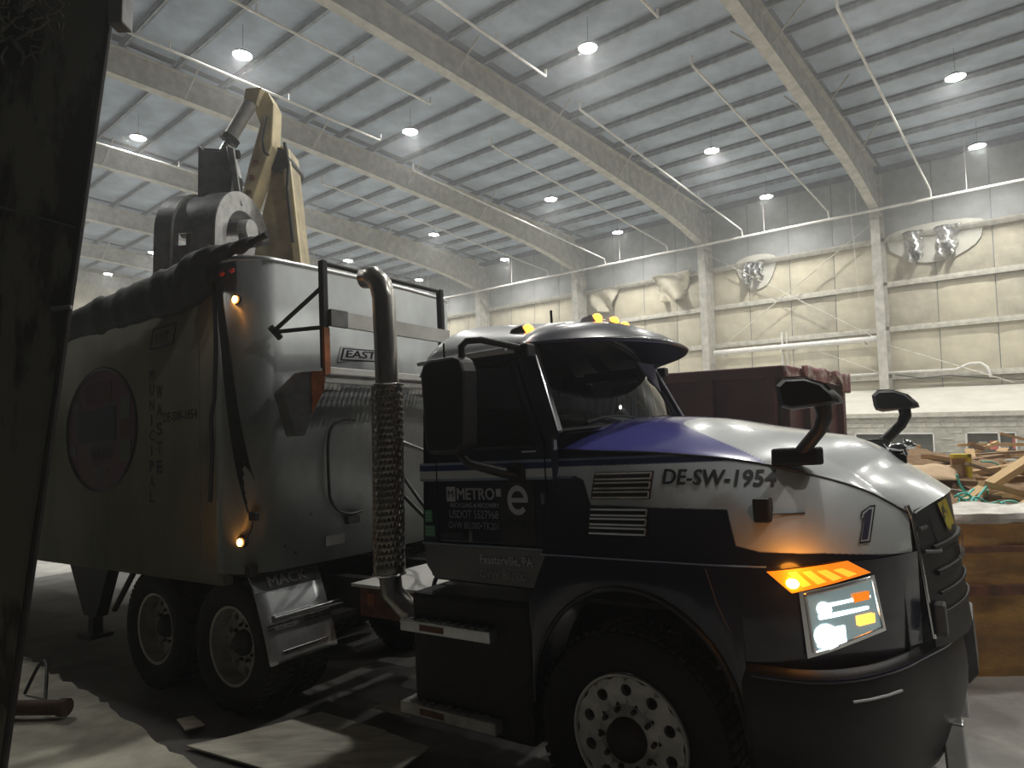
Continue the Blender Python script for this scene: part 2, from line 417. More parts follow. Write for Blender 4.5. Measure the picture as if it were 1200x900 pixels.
for ra in RAFTERS:
    g = G()
    for w, off in ((.17, 0), (.012, 1), (.17, 2)):
        def cs(z):
            inner = lerp(30.2, 29.75, max(0, min(1, z / 10.9))); outer = 30.75
            return ((inner, inner + .035) if off == 0 else ((inner + .03, outer) if off == 1 else (outer - .03, outer)))
        vs = []
        zs = [-1.0, 5, 10.95] if off == 0 else [-1.0, 5, 12.6]
        for z in zs:
            a_, b_ = cs(z); vs += [(ra - w, -a_, z), (ra + w, -a_, z), (ra + w, -b_, z), (ra - w, -b_, z)]
        fs = [(4 * i + j, 4 * i + (j + 1) % 4, 4 * i + 4 + (j + 1) % 4, 4 * i + 4 + j) for i in range(2) for j in range(4)] + [(0, 1, 2, 3), (11, 10, 9, 8)]
        g.add(vs, fs)
    g.box((ra - .17, -30.7, 10.75), (ra + .17, -29.72, 10.80))
    g.build('column', M_steel, wall)
# bracing rods between two columns
for (a1, z1, a2, z2) in ((13.3, 5.5, 5.9, 10.6), (13.3, 10.5, 5.9, 5.5), (5.7, 5.3, 1.6, 3.5), (5.7, 4.0, 8.4, 5.3)):
    G().cyl((a1, -30.45, z1), (a2, -30.45, z2), .022, 6).build('brace_rod', M_girt, wall)
# end wall of the hall
wl = thing('wall_left', 'pale insulated end wall far down the hall', 'wall', loc=(0, 0, 0), rotz=HALL_ROT); struct(wl)
g = G().box((A1, -B1, -1.2), (A1 + .15, -B0, 13.6)); g.build('wall_sheet', M_wall2, wl)
for z in GZ: G().box((A1 - .2, -B1, z - .09), (A1, -B0, z + .09)).build('girt', M_girt, wl)

# pipework on the wall -------------------------------------------------------
hallM = Matrix.Rotation(HALL_ROT, 4, 'Z')
t = thing('sprinkler_main', 'long pale sprinkler main pipe running along the wall under the eaves', 'pipe', mw=hallM)
G().cyl((-9, -29.5, 10.78), (44, -29.5, 10.78), .055, 10).build('pipe', M_pipe, t, smooth=40)
for k in range(12):
    a = -5 + 3.8 * k
    G().cyl((a, -29.5, 10.8), (a, -29.5, roof_z(29.5)), .012, 6).build('hanger_rod', M_pipe, t)
branches = [(3.75, 29.4, 16.4, 11.1, 12.0, 'sprinkler branch pipe right of the rightmost rafter, ending at the main'),
            (7.45, 29.4, 16.4, 11.1, 12.0, 'sprinkler branch pipe just left of the rightmost rafter, ending at the main'),
            (11.2, 29.4, 16.4, 11.1, 12.0, 'sprinkler branch pipe just right of the middle rafter, ending at the main'),
            (15.0, 29.4, 16.4, 11.1, 12.0, 'sprinkler branch pipe just left of the middle rafter, reaching down to the main'),
            (18.7, 29.4, 16.0, 11.1, 12.0, 'sprinkler branch pipe above the truck cab roof, ending at the main'),
            (22.6, 29.4, 14.5, 11.1, 12.1, 'sprinkler branch pipe far off above the trailer front rail'),
            (10.7, 14.0, 8.2, 11.9, 12.1, 'short sprinkler pipe at the top edge right of the middle rafter'),
            (17.1, 13.2, 3.6, 11.75, 11.95, 'sprinkler pipe passing behind the excavator stick tip'),
            (14.4, 13.0, 5.0, 12.0, 12.2, 'thin sprinkler pipe between the nearest lamp and the middle rafter'),
            (7.2, 14.0, 11.4, 12.1, 12.2, 'short sprinkler pipe at the top edge near the rightmost rafter'),
            (24.9, 13.0, 4.0, 11.9, 12.1, 'sprinkler pipe running past the lamp beside the dark pillar')]
for (a, b1, b0, z1, z0, lab) in branches:
    t = thing('sprinkler_branch', lab, 'pipe', mw=hallM, group='sprinkler branch pipes')
    G().tube([(a, -b0, z0 + .25), (a, -b0, z0), (a, -b1, z1)] + ([(a, -29.5, 10.82)] if b1 > 29 else [(a, -b1, z1 + .2)]), .036, 8).build('pipe', M_pipe, t, smooth=50)
    for k in (.3, .65):
        b = lerp(b0, b1, k); G().cyl((a, -b, lerp(z0, z1, k)), (a, -b, lerp(z0, z1, k) + .22), .02, 6).build('sprinkler_head', M_pipe, t)
t = thing('wall_duct', 'thick pale pipe fixed level along the wall between two columns', 'pipe', mw=hallM)
G().cyl((13.1, -30.35, 5.58), (6.0, -30.35, 5.58), .13, 12).build('pipe', M_pipe, t, smooth=40)
for a in (12.6, 9.9, 6.5): G().box((a - .03, -30.75, 5.4), (a + .03, -30.2, 5.46)).build('bracket', M_girt, t)
t = thing('conduit', 'thin conduit running down the wall between two columns', 'conduit', mw=hallM)
G().cyl((9.95, -30.55, 4.4), (9.95, -30.55, 6.3), .05, 8).build('pipe', M_pipe, t, smooth=40)
G().cyl((9.75, -30.55, 4.4), (9.75, -30.55, 6.3), .03, 8).build('pipe', M_pipe, t, smooth=40)
t = thing('cable_run', 'bundle of cables sagging along the lowest girt above the office roof', 'cable', mw=hallM)
G().tube([(8, -30.6, 4.12), (5, -30.6, 4.14), (3.4, -30.6, 4.12), (2.95, -30.6, 4.32), (2.6, -30.6, 4.32), (2.4, -30.6, 4.15), (2.3, -30.6, 3.75)], .055, 8).build('conduit_pipe', M_pipe, t, smooth=50)
G().tube([(5.5, -30.6, 4.05), (4.6, -30.6, 3.86), (3.6, -30.6, 3.9), (2.6, -30.6, 3.75), (1.4, -30.6, 3.62), (.4, -30.6, 3.9)], .022, 6).build('cable', M_dark, t, smooth=50)
t = thing('hanging_cable', 'thin cable hanging straight down beside the right-hand column', 'cable', mw=hallM)
G().cyl((6.75, -30.0, 11.9), (6.6, -30.2, 7.3), .012, 6).build('cable', M_pipe, t)
# torn insulation ------------------------------------------------------------
def flap(name, lab, a, z, w, h, seed, patch=None, m=M_foil):
    rnd = random.Random(seed)
    t = thing(name, lab, 'insulation', mw=hallM, group='torn insulation on the wall')
    if patch:
        pg = G(); n = 28
        pts = [(a + patch[0] + patch[2] * cos(2 * pi * k / n) * (1 + .04 * rnd.uniform(-1, 1)), z + patch[1] + patch[3] * sin(2 * pi * k / n) * (1 if sin(2 * pi * k / n) < 0 else .25)) for k in range(n)]
        pg.prism(pts, lambda x, y: (x, -30.86, y), lambda x, y: (x, -30.80, y)); pg.build('bare_patch', M_whiteplaster, t)
    for q, (dx, ww, hh) in enumerate(w):
        off = [rnd.uniform(-.12, .12) for _ in range(40)]
        def fn(u, v):
            i = int(v * 12); taper = 1 - .45 * v
            return (a + dx + (u - .5) * ww * taper + off[i] * .5, -30.72 + .28 * sin(u * 7 + v * 5 + seed) * (.3 + v) + .05, z - v * hh - .15 * abs(off[(i + int(u * 9)) % 40]))
        fgm = G().grid(fn, 10, 12); o = fgm.build('foil_flap' if m is M_foil else 'batt', m, t, smooth=60)
        sm = o.modifiers.new('thick', 'SOLIDIFY'); sm.thickness = .03
flap('torn_insulation', 'silver foil rags hanging from a round bare patch, right of the rightmost column', 4.2, 9.95, [(.35, .75, 1.35), (-.75, .85, 1.3)], 1, 3, patch=(-.3, -.1, 1.7, 1.3))
flap('torn_insulation', 'small silver foil rag on a round bare patch left of the rightmost column', 11.1, 9.85, [(.3, .4, 1.1), (-.2, .45, .9)], 1, 5, patch=(0, 0, .95, 1.35))
flap('loose_insulation', 'sagging beige insulation batt left of the second column', 15.4, 10.0, [(0, 2.2, 1.5)], 1, 8, m=M_wall2)
flap('loose_insulation', 'sagging beige insulation batt high on the wall beside the third column', 19.6, 9.75, [(0, 2.0, 1.3)], 1, 11, m=M_wall2)

# office lean-to along the wall ------------------------------------------------
of = thing('wall_office', 'low block office front with windows under a white lean-to roof', 'wall', mw=hallM); struct(of)
rg = G().add([(A0, -27.0, 2.42), (14, -27.0, 2.42), (14, -30.6, 3.45), (A0, -30.6, 3.45), (A0, -27.0, 2.36), (14, -27.0, 2.36), (14, -30.6, 3.39), (A0, -30.6, 3.39)],
             [(0, 1, 2, 3), (7, 6, 5, 4), (0, 4, 5, 1), (1, 5, 6, 2), (2, 6, 7, 3), (3, 7, 4, 0)]); rg.build('lean_to_roof', M_whiteplaster, of)
G().box((A0, -27.1, 2.26), (14, -26.98, 2.40)).build('fascia', M_girt, of)
wins = [(1.45, 2.85, .85, 1.72), (3.75, 6.3, .95, 1.70), (7.6, 8.9, .9, 1.7)]
# block courses leave the window openings free
prev = A0
for (w0, w1, z0, z1) in wins:
    G().box((prev, -27.3, -.5), (w0, -27.1, 2.3)).build('block_wall', M_block, of)
    G().box((w0, -27.3, -.5), (w1, -27.1, z0)).build('block_wall', M_block, of)
    G().box((w0, -27.3, z1), (w1, -27.1, 2.3)).build('block_wall', M_block, of); prev = w1
G().box((prev, -27.3, -.5), (14, -27.1, 2.3)).build('block_wall', M_block, of)
bk = G().box((-.2, 0, -.085), (.2, .02, .085)).mesh('block', M_block)
for r in range(8):
    z = .45 + r * .22
    for k in range(26):
        a = -1.6 + k * .43 + (.215 if r % 2 else 0)
        if any(w0 - .24 < a < w1 + .24 and z0 - .1 < z < z1 + .1 for w0, w1, z0, z1 in wins): continue
        place(bk, 'block', of, (a, -27.1 + random.uniform(-.004, .004), z))
for i, (w0, w1, z0, z1) in enumerate(wins):
    wt = thing('window_%d' % (i + 1), ['office window with a dark pane and notices at the right edge', 'wide office window with two panes behind the timber pile', 'office window beside the maroon container'][i], 'window', mw=hallM); struct(wt)
    fr = G()
    for (p, q) in (((w0, z0), (w1, z0 + .05)), ((w0, z1 - .05), (w1, z1)), ((w0, z0), (w0 + .05, z1)), ((w1 - .05, z0), (w1, z1)), (((w0 + w1) / 2 + (-.25 if i == 0 else .1), z0), ((w0 + w1) / 2 + (-.2 if i == 0 else .16), z1))):
        fr.box((p[0], -27.2, p[1]), (q[0], -27.05, q[1]))
    fr.build('window_frame', M_pipe, wt)
    G().box((w0, -27.24, z0), (w1, -27.2, z1)).build('pane', M_offglass, wt)
    G().box((w0 - .08, -27.2, z0 - .07), (w1 + .08, -26.98, z0)).build('window_sill', M_whiteplaster, wt)
    if i == 0:
        G().box((1.98, -27.19, 1.12), (2.2, -27.185, 1.42)).build('notice', mat('notice_red', (.55, .12, .10), .6), wt)
        G().box((2.25, -27.19, 1.14), (2.5, -27.185, 1.4)).build('notice', mat('notice_grey', (.3, .3, .28), .6), wt)
        G().box((1.5, -27.19, 1.15), (1.58, -27.185, 1.5)).build('notice', mat('notice_red', (.55, .12, .10), .6), wt)
        G().box((1.68, -27.19, 1.16), (1.93, -27.185, 1.36)).build('notice', mat('notice_grey', (.3, .3, .28), .6), wt)

# =================================================================== high-bay lamps
hb = G().lathe([(0, .14), (.10, .14), (.16, .09), (.25, .05), (.27, 0), (.255, -.005)], (0, 0, 0), 'z', 20); hb_me = hb.mesh('housing', M_lampbody, smooth=40)
ln = G().lathe([(0, -.045), (.14, -.038), (.25, -.004)], (0, 0, 0), 'z', 20); ln_me = ln.mesh('lens', M_lens, smooth=60)
hk = G().cyl((0, 0, .12), (0, 0, .9), .006, 5); hk_me = hk.mesh('hanger', M_lampbody)
LL = bpy.data.lights.new('highbay_light', 'AREA'); LL.shape = 'DISK'; LL.size = .5; LL.energy = LAMP_POWER; LL.color = (1.0, 0.985, 0.93); LL.spread = radians(150)
rowname = {28.2: 'next to the far wall', 22.6: 'second row from the wall', 14.5: 'third row from the wall', 8.4: 'fourth row from the wall', 1.5: 'above the trailer lane'}
bayname = {2.1: 'right of the rightmost rafter', 9.6: 'right of the middle rafter', 17.1: 'left of the middle rafter', 24.8: 'fourth bay from the right', 32.4: 'fifth bay from the right', 40.0: 'sixth bay from the right', 47.5: 'farthest bay', -5.4: 'past the right edge'}
LAMPS = []
for b, z in ((28.2, 11.95), (22.6, 12.2), (14.5, 12.5), (8.4, 12.6), (1.5, 12.7)):
    for a in (-5.4, 2.1, 9.6, 17.1, 24.8, 32.4, 40.0, 47.5):
        if b < 5 and a not in (17.1, 24.8, 32.4): continue
        LAMPS.append((a, b, z, 'bright round high-bay lamp, %s, %s' % (rowname[b], bayname[a])))
for (a, b, z, lab) in LAMPS:
    t = thing('high_bay_lamp', lab, 'lamp', loc=hall(a, b, z), group='high-bay lamps under the roof')
    place(hb_me, 'housing', t); place(ln_me, 'lens', t); place(hk_me, 'hanger', t)
    lo = bpy.data.objects.new('lamp_light', LL); COL.objects.link(lo); lo.parent = t; lo.location = (0, 0, -.06)

# =================================================================== TRACTOR
tr = thing('semi_tractor', 'dark navy day-cab semi truck with white hood swoosh and lit headlight', 'truck', mw=TRUCK_M)
# -- hood -----------------------------------------------------------------------
PLAN = [(-.45, -1.17), (.45, -1.18), (.6, -1.17), (.75, -1.14), (.9, -1.055), (1.0, -.955), (1.08, -.86), (1.15, -.755), (1.2, -.665), (1.24, -.57)]   # lower outline seen from above
SEAM_Y = [(-.45, -.985), (.2, -.955), (.6, -.88), (.9, -.775), (1.1, -.66), (1.24, -.545)]
SEAM_Z = [(-.45, 1.935), (-.19, 1.915), (.2, 1.887), (.6, 1.828), (.9, 1.742), (1.09, 1.66), (1.24, 1.545)]
TOP_Z = [(-.45, 2.13), (-.28, 2.115), (0, 2.10), (.25, 2.07), (.5, 2.015), (.79, 1.955), (.97, 1.912), (1.13, 1.832), (1.2, 1.77), (1.3, 1.695), (1.42, 1.60)]
CREASE = 1.37
def bulge(xs, y):
    t = max(0, (xs + .45) / 1.69); ye = 1.15
    return .165 * t ** 3 * max(0, 1 - (y / .60) ** 2)
def hood_side(xs, s):                      # s 0 at the crease, 1 at the seam
    y0 = sinterp(xs, PLAN); y1 = sinterp(xs, SEAM_Y); z1 = sinterp(xs, SEAM_Z)
    z = lerp(CREASE, z1, s)
    y = lerp(y0, y1, s ** 1.25) - .018 * sin(pi * s)
    return xs, y, z
def hood_top(xs, s):                       # s 0 at the seam, 1 on the centre line
    y1 = sinterp(xs, SEAM_Y); z1 = sinterp(xs, SEAM_Z)
    y = y1 * (1 - s); x = xs + bulge(xs, y)
    zc = sinterp(xs + bulge(xs, 0), TOP_Z)
    z = z1 + (zc - z1) * (1 - (1 - s) ** 2.1) ** .82
    return x, y, z
def side_y(x, z):
    z1 = sinterp(x, SEAM_Z); s = max(0, min(1, (z - CREASE) / (z1 - CREASE)))
    return hood_side(x, s)[1]
WHITE = (.74, .77, .78); NAVY = (.008, .009, .026); BLUE = (.10, .095, .40); LB = (.22, .27, .40); SB = (.014, .022, .10)
def paint_side(x, z):
    z1 = sinterp(x, SEAM_Z)
    if z > z1 - .006: return NAVY
    low = interp(x, [(-.17, 1.632), (.54, 1.613), (.59, 1.457), (.69, 1.434), (.93, 1.42), (1.06, 1.40), (1.25, 1.367)])
    if x < .545 and 1.868 < z < 1.880: return LB
    if z > 1.835: return NAVY if z > 1.868 else SB
    if x < -.30: return WHITE if z > 1.785 else (LB if z > 1.772 else NAVY)
    left = interp(z, [(1.632, -.165), (1.70, -.20), (1.76, -.23), (1.79, -.30)])
    if z > low and x > left: return WHITE
    if z > 1.785: return WHITE
    return NAVY
def paint_top(x, y):
    ay = abs(y)
    lim = .13 + (3.0 * (ay - .42) ** 2 if ay > .42 else .6 * (.42 - ay) ** 2)
    return WHITE if x > lim else BLUE
def aa(f, x, z, d=.0011):
    c = [f(x + i, z + j) for i, j in ((-d, -d), (d, -d), (-d, d), (d, d))]
    return tuple(sum(q[k] for q in c) / 4 for k in range(3))
def paint_mesh(name, cols, g, parent, m, smooth=50):
    o = g.build(name, m, parent, smooth=smooth, recalc=False)
    at = o.data.color_attributes.new('paint', 'FLOAT_COLOR', 'POINT')
    for i, c in enumerate(cols): at.data[i].color = (*c, 1)
    return o
RES = {1: (520, 130, 70), -1: (120, 30, 24)}
hood = None
for sg in (1, -1):
    NU, NS, NT = RES[sg]; g = G(); cols = []
    for i in range(NU + 1):
        xs = lerp(-.45, 1.24, i / NU)
        for j in range(NS + 1):
            x, y, z = hood_side(xs, j / NS); g.v.append((x, y * sg, z)); cols.append(aa(lambda p, q: paint_side(p, q), x, z))
        for j in range(NT + 1):
            x, y, z = hood_top(xs, j / NT); g.v.append((x, y * sg, z)); cols.append(aa(paint_top, x, y))
    m_ = NS + NT + 2
    for i in range(NU):
        for j in range(m_ - 1):
            f = (i * m_ + j, (i + 1) * m_ + j, (i + 1) * m_ + j + 1, i * m_ + j + 1)
            g.f.append(f if sg > 0 else f[::-1])
    o = paint_mesh('hood' if sg > 0 else 'hood_half', cols, g, tr, M_hood)
    if sg > 0: hood = o
# dark seam line along the hood shoulder
G().tube([(*hood_side(lerp(-.40, 1.23, k / 40), 1)[:2], hood_side(lerp(-.40, 1.23, k / 40), 1)[2]) for k in range(41)], .0055, 6).build('hood_seam', M_decal, hood)
# louvres
for (z0, z1, lab) in ((1.662, 1.80, 'worn reddish louvre'), (1.485, 1.62, 'chrome-edged louvre')):
    fr = G(); x0, x1 = -.17, .165
    yy = lambda x, z: side_y(x, z)
    fr.grid(lambda u, v: (lerp(x0, x1, u), yy(lerp(x0, x1, u), lerp(z0, z1, v)) - .005, lerp(z0, z1, v)), 8, 8)
    lou = fr.build('louvre', M_black if z0 < 1.6 else mat('louvre_reddish', (.09, .05, .045), .5), hood, label=lab)
    for k in range(3):
        zc = lerp(z0, z1, (k + .5) / 3); hh = .014
        run = lambda z_: [(x_, yy(x_, z_) - .012, z_) for x_ in [lerp(x0 + .012, x1 - .012, q / 6) for q in range(7)]]
        sl = G().tube(run(zc + hh), .0055, 6); sl.tube(run(zc - hh) + [run(zc + hh)[-1]], .0055, 6)
        sl.build('louvre_slat', M_rim if z0 > 1.6 else M_alu, hood)
lettering('DE-SW-1954', .215, 1.733, .52, .076, side_y, M_decal, hood, 'number_lettering', .03, skew=-.045)
# side marker block and its thin rod
sm = G(); sm.box((.66, side_y(.7, 1.60) - .05, 1.555), (.735, side_y(.7, 1.6) + .03, 1.665)); sm.build('hood_latch', M_black, tr, bevel=.008)
G().cyl((.735, side_y(.735, 1.59) - .012, 1.590), (.86, side_y(.86, 1.59) - .006, 1.588), .004, 6).build('latch_rod', M_black, tr)
# the numeral near the grille: dark digit over a dark outline
ONE = [(0, 0), (.62, 0), (.62, 1), (.30, 1), (-.16, .86), (-.16, .70), (0, .73)]
def numeral(name, m, k, off, dx, dz):
    cxx, czz = .25, .5
    g = G(); P_ = [(cxx + (a - cxx) * k[0] + dx, czz + (b - czz) * k[1] + dz) for a, b in ONE]
    vs = [(1.06 + a * .062 + b * .022, side_y(min(1.23, 1.06 + a * .062 + b * .022), 1.445 + b * .155) - off, 1.445 + b * .155) for a, b in P_]
    g.add(vs, [tuple(range(len(vs)))]); return g.build(name, m, hood, recalc=False)
numeral('numeral_outline', M_decal, (1, 1), .010, 0, 0)
numeral('numeral_inline', M_white, (.78, .90), .0125, 0, 0)
numeral('numeral', mat('numeral_violet', (.03, .02, .07), .5), (.56, .80), .015, 0, 0)

# -- fenders with wheel arches and lower fascia -----------------------------------
def plan_y(x): return sinterp(x, PLAN)
for sg in (1, -1):
    g = G(); n = 26
    arch = [(.03 + .56 * cos(pi * k / n), .60 + .63 * sin(pi * k / n)) for k in range(n + 1)]   # front to rear
    outer = []
    for k in range(n + 1):
        t = k / n
        if t < .35: outer.append((.60, lerp(.60, CREASE, t / .35)))
        elif t < .65: outer.append((lerp(.60, -.43, (t - .35) / .3), CREASE))
        else: outer.append((lerp(-.43, -.55, min(1, (t - .65) / .12)), lerp(CREASE, .60, (t - .65) / .35)))
    vs = []
    for (a, b), (c, d) in zip(arch, outer):
        for q in range(5):
            x = lerp(a, c, q / 4); z = lerp(b, d, q / 4)
            y = -1.185 - .02 * sin(pi * min(1, q / 4 * 1.0)) - (.012 if q == 0 else 0)
            y = lerp(y, plan_y(x), max(0, (z - 1.28) / .09)) if z > 1.28 else y
            vs.append((x, y * sg, z))
    vs_in = [(x, (-1.185 + .28) * sg, z) for (x, z) in arch]
    g.add(vs, [(i * 5 + q, (i + 1) * 5 + q, (i + 1) * 5 + q + 1, i * 5 + q + 1) for i in range(n) for q in range(4)])
    o0 = len(g.v); g.v += vs_in
    g.f += [(i * 5, o0 + i, o0 + i + 1, (i + 1) * 5) for i in range(n)]
    fen = g.build('fender', M_navy, tr, smooth=45)
    lip = G().tube([(x, -1.2 * sg, z) for x, z in arch], .014, 6); lip.build('arch_lip', M_black, fen, smooth=60)
    # corner fascia behind the headlamp
    f2 = G()
    def fas(u, v):
        x = lerp(.58, 1.24, u); z = lerp(.93, CREASE + .004, v)
        return (x + .02 * v * u, (plan_y(x) - .012 * sin(pi * v)) * sg, z)
    f2.grid(fas, 40, 8); f2.build('front_fascia', M_navy, tr, smooth=50)
    # crease trim and slanted seam
    G().tube([(lerp(-.45, .72, k / 20), (plan_y(lerp(-.45, .72, k / 20)) - .016) * sg, CREASE + .003) for k in range(21)], .0042, 6).build('crease_trim', M_stripel, fen)
    G().tube([(.455, -1.197 * sg, 1.355), (.50, -1.21 * sg, 1.2), (.59, -1.19 * sg, .975)], .004, 6).build('fender_seam', mat('seam_grey', (.07, .07, .085), .8), fen)
    # headlamp -------------------------------------------------------------------
    def lampf(x0, x1, za, zb, zc, zd, d):
        # quad patch on the fascia curve: (x0 za..zb) left edge, (x1 zc..zd) right edge, pushed out by d
        def fn(u, v):
            x = lerp(x0[0], x0[1], v) * (1 - u) + lerp(x1[0], x1[1], v) * u
            z = lerp(lerp(za, zb, v), lerp(zc, zd, v), u)
            e = .004; ty = (plan_y(x + e) - plan_y(x - e)) / (2 * e); nl = sqrt(1 + ty * ty)
            return (x + ty / nl * d, (plan_y(x) - d / nl) * sg, z)
        return fn
    bz = G().grid(lampf((.835, .825), (1.105, 1.085), .985, 1.265, 1.065, 1.31, .026), 16, 4)
    hl = bz.build('headlamp', M_chrome, tr, smooth=50)
    G().grid(lampf((.858, .846), (1.09, 1.073), 1.008, 1.25, 1.08, 1.296, .031), 16, 6).build('reflector', M_refl, hl, smooth=50)
    # lit elements inside: round projector, two light bars, amber side reflectors
    for (xa, xb, z0, z1, dd, mm, nm) in ((.872, .965, 1.032, 1.105, .036, M_head, 'low_beam'), (.885, 1.05, 1.148, 1.166, .036, M_head, 'light_bar'), (.89, 1.06, 1.196, 1.21, .036, M_head, 'light_bar'),
                                       (1.01, 1.065, 1.105, 1.145, .038, M_ambon, 'amber_reflector'), (1.0, 1.055, 1.205, 1.243, .038, M_amb, 'amber_reflector')):
        G().grid(lampf((xa, xa), (xb, xb), z0, z1, z0 + .028 * (xb - xa) / .2, z1 + .02 * (xb - xa) / .2, dd), 8, 2).build(nm, mm, hl, smooth=50)
    pr = G()
    x = .905; ty = (plan_y(x + .01) - plan_y(x - .01)) / .02; nl = sqrt(1 + ty * ty)
    for (zc, rr) in ((1.075, .052), (1.19, .03)):
        c = Vector((x, plan_y(x) * sg, zc)); nn = Vector((-ty / nl * -1 * 1.0 if False else ty / nl, -sg / nl, 0)).normalized()
        nn = Vector((abs(ty) / nl, -sg / nl, 0)).normalized()
        pr.cyl(c + nn * .03, c + nn * .040, rr, 18)
    pr.build('projector', M_head, hl, smooth=40)
    rim_ = G()
    ef = lampf((.858, .846), (1.09, 1.073), 1.008, 1.25, 1.08, 1.296, .034)
    for ed in (lambda t: ef(0, t), lambda t: ef(1, t), lambda t: ef(t, 0), lambda t: ef(t, 1)): rim_.tube([ed(k / 10) for k in range(11)], .007, 6)
    rim_.build('lamp_bezel', M_chrome, hl, smooth=50)
    tsig = G().grid(lampf((.80, .715), (1.075, 1.0), 1.262, 1.355, 1.322, 1.385, .026), 14, 5)
    ts = tsig.build('turn_signal', M_amb, tr, smooth=50)
    ax = .80; ty = (plan_y(ax + .01) - plan_y(ax - .01)) / .02; nl = sqrt(1 + ty * ty)
    G().sphere((ax + .02, (plan_y(ax) - .030) * sg, 1.305), (.028, .014, .022)).build('bulb', M_ambhot, ts, smooth=60)
    for k in range(4):
        xa = .84 + .052 * k
        G().grid(lampf((xa, xa - .05), (xa + .03, xa - .02), 1.285 + .01 * k, 1.352, 1.295 + .01 * k, 1.356, .030), 3, 2).build('lens_facet', mat('amber_facet', (.8, .3, .02), .2, emit=(1.0, .30, .02), estr=1.2), ts)
    ld = bpy.data.lights.new('turn_light', 'POINT'); ld.energy = 1.1; ld.color = (1, .33, .03); ld.shadow_soft_size = .06
    lo = bpy.data.objects.new('turn_light', ld); COL.objects.link(lo); lo.parent = ts; lo.location = (.88, -1.20 * sg, 1.37)
    hd = bpy.data.lights.new('headlamp_light', 'SPOT'); hd.energy = 14; hd.color = (.85, .95, 1.0); hd.spot_size = radians(90); hd.spot_blend = .7; hd.shadow_soft_size = .06
    ho = bpy.data.objects.new('headlamp_light', hd); COL.objects.link(ho); ho.parent = hl; ho.location = (1.17, -.98 * sg, 1.12)
    ho.rotation_euler = Vector((1, 0, -.12)).to_track_quat('-Z', 'Y').to_euler()

# -- grille ------------------------------------------------------------------------
def grx(y, z):                                  # front surface of the grille
    return 1.235 + .165 * max(0, 1 - (y / .60) ** 2) + .05 * (1.55 - z) * (1 if z < 1.55 else .6)
g = G().grid(lambda u, v: (grx(lerp(-.55, .55, u), lerp(.93, 1.60, v)), lerp(-.55, .55, u), lerp(.93, 1.56 + .055 * (1 - (2 * u - 1) ** 2), v)), 24, 16)
gri = g.build('grille', M_black, tr, smooth=50)
for sg in (1, -1):
    G().tube([(1.235, -.555 * sg, 1.585), (1.25, -.548 * sg, 1.53), (1.27, -.545 * sg, 1.25), (1.285, -.54 * sg, .97)], .011, 8).build('grille_surround', M_chrome if sg > 0 else M_chrome, gri, smooth=60)
    # side intake frame with its step
    fr = G().tube([(1.30, -.44 * sg, 1.56), (1.335, -.40 * sg, 1.38), (1.345, -.43 * sg, 1.355), (1.285, -.53 * sg, 1.365)], .010, 6)
    fr.tube([(1.275, -.53 * sg, 1.47), (1.30, -.47 * sg, 1.475)], .010, 6); fr.build('intake_frame', M_greysteel, gri, smooth=60)
    lm = G().box((1.30, -.52 * sg - .05, .985), (1.345, -.52 * sg + .05, 1.13)); lm.build('tow_cover', M_greysteel, gri, bevel=.008)
for k, z in enumerate((1.37, 1.255, 1.16, 1.07)):
    G().tube([(grx(y, z) + .006, y, z + .03 * (1 - abs(y) / .5)) for y in [lerp(-.46, .46, q / 20) for q in range(21)]], .014 if k < 2 else .008, 8).build('grille_bar', M_dark if k < 2 else M_black, gri, smooth=60)
st = G().add([(grx(y, z) + .012, y, z) for (y, z) in ((-.36, 1.575), (-.24, 1.59), (-.15, 1.46), (-.27, 1.425))], [(0, 1, 2, 3)]); st.build('yellow_plate', M_sticker, gri, label='torn yellow sticker on the grille')
vs, fs = text_geo('MACK', .36, .085, .03)
G().add([(grx(-.18 + a, 1.285) + .02, -.18 + a, 1.275 + b) for a, b in vs], fs).build('grille_lettering', M_alu, gri, recalc=False)
# hood ornament: chrome dog standing on a wedge base
ob = thing  # (kept as a part of the tractor)
wed = G().prism([(1.06, 1.83), (1.16, 1.775), (1.165, 1.86), (1.10, 1.87)], lambda x, z: (x, -.03, z), lambda x, z: (x, .03, z)); wb = wed.build('ornament_base', M_black, tr, bevel=.006); wb.location = (.055, 0, -.055)
dog = G().sphere((1.125, 0, 1.895), (.055, .028, .03)).sphere((1.175, 0, 1.915), (.028, .026, .028)).sphere((1.198, 0, 1.905), (.018, .016, .014))
for dx, dy in ((-.035, .016), (-.035, -.016), (.03, .018), (.03, -.018)): dog.cyl((1.125 + dx, dy, 1.89), (1.125 + dx * 1.3, dy * 1.2, 1.855), .010, 7)
for dy in (-.016, .016): dog.cyl((1.165, dy, 1.93), (1.158, dy * 1.4, 1.952), .008, 6, .003)
dog.cyl((1.075, 0, 1.905), (1.062, 0, 1.925), .006, 6); dog = dog.build('hood_ornament', M_chrome, tr, smooth=60); dog.location = (.055, 0, -.055)

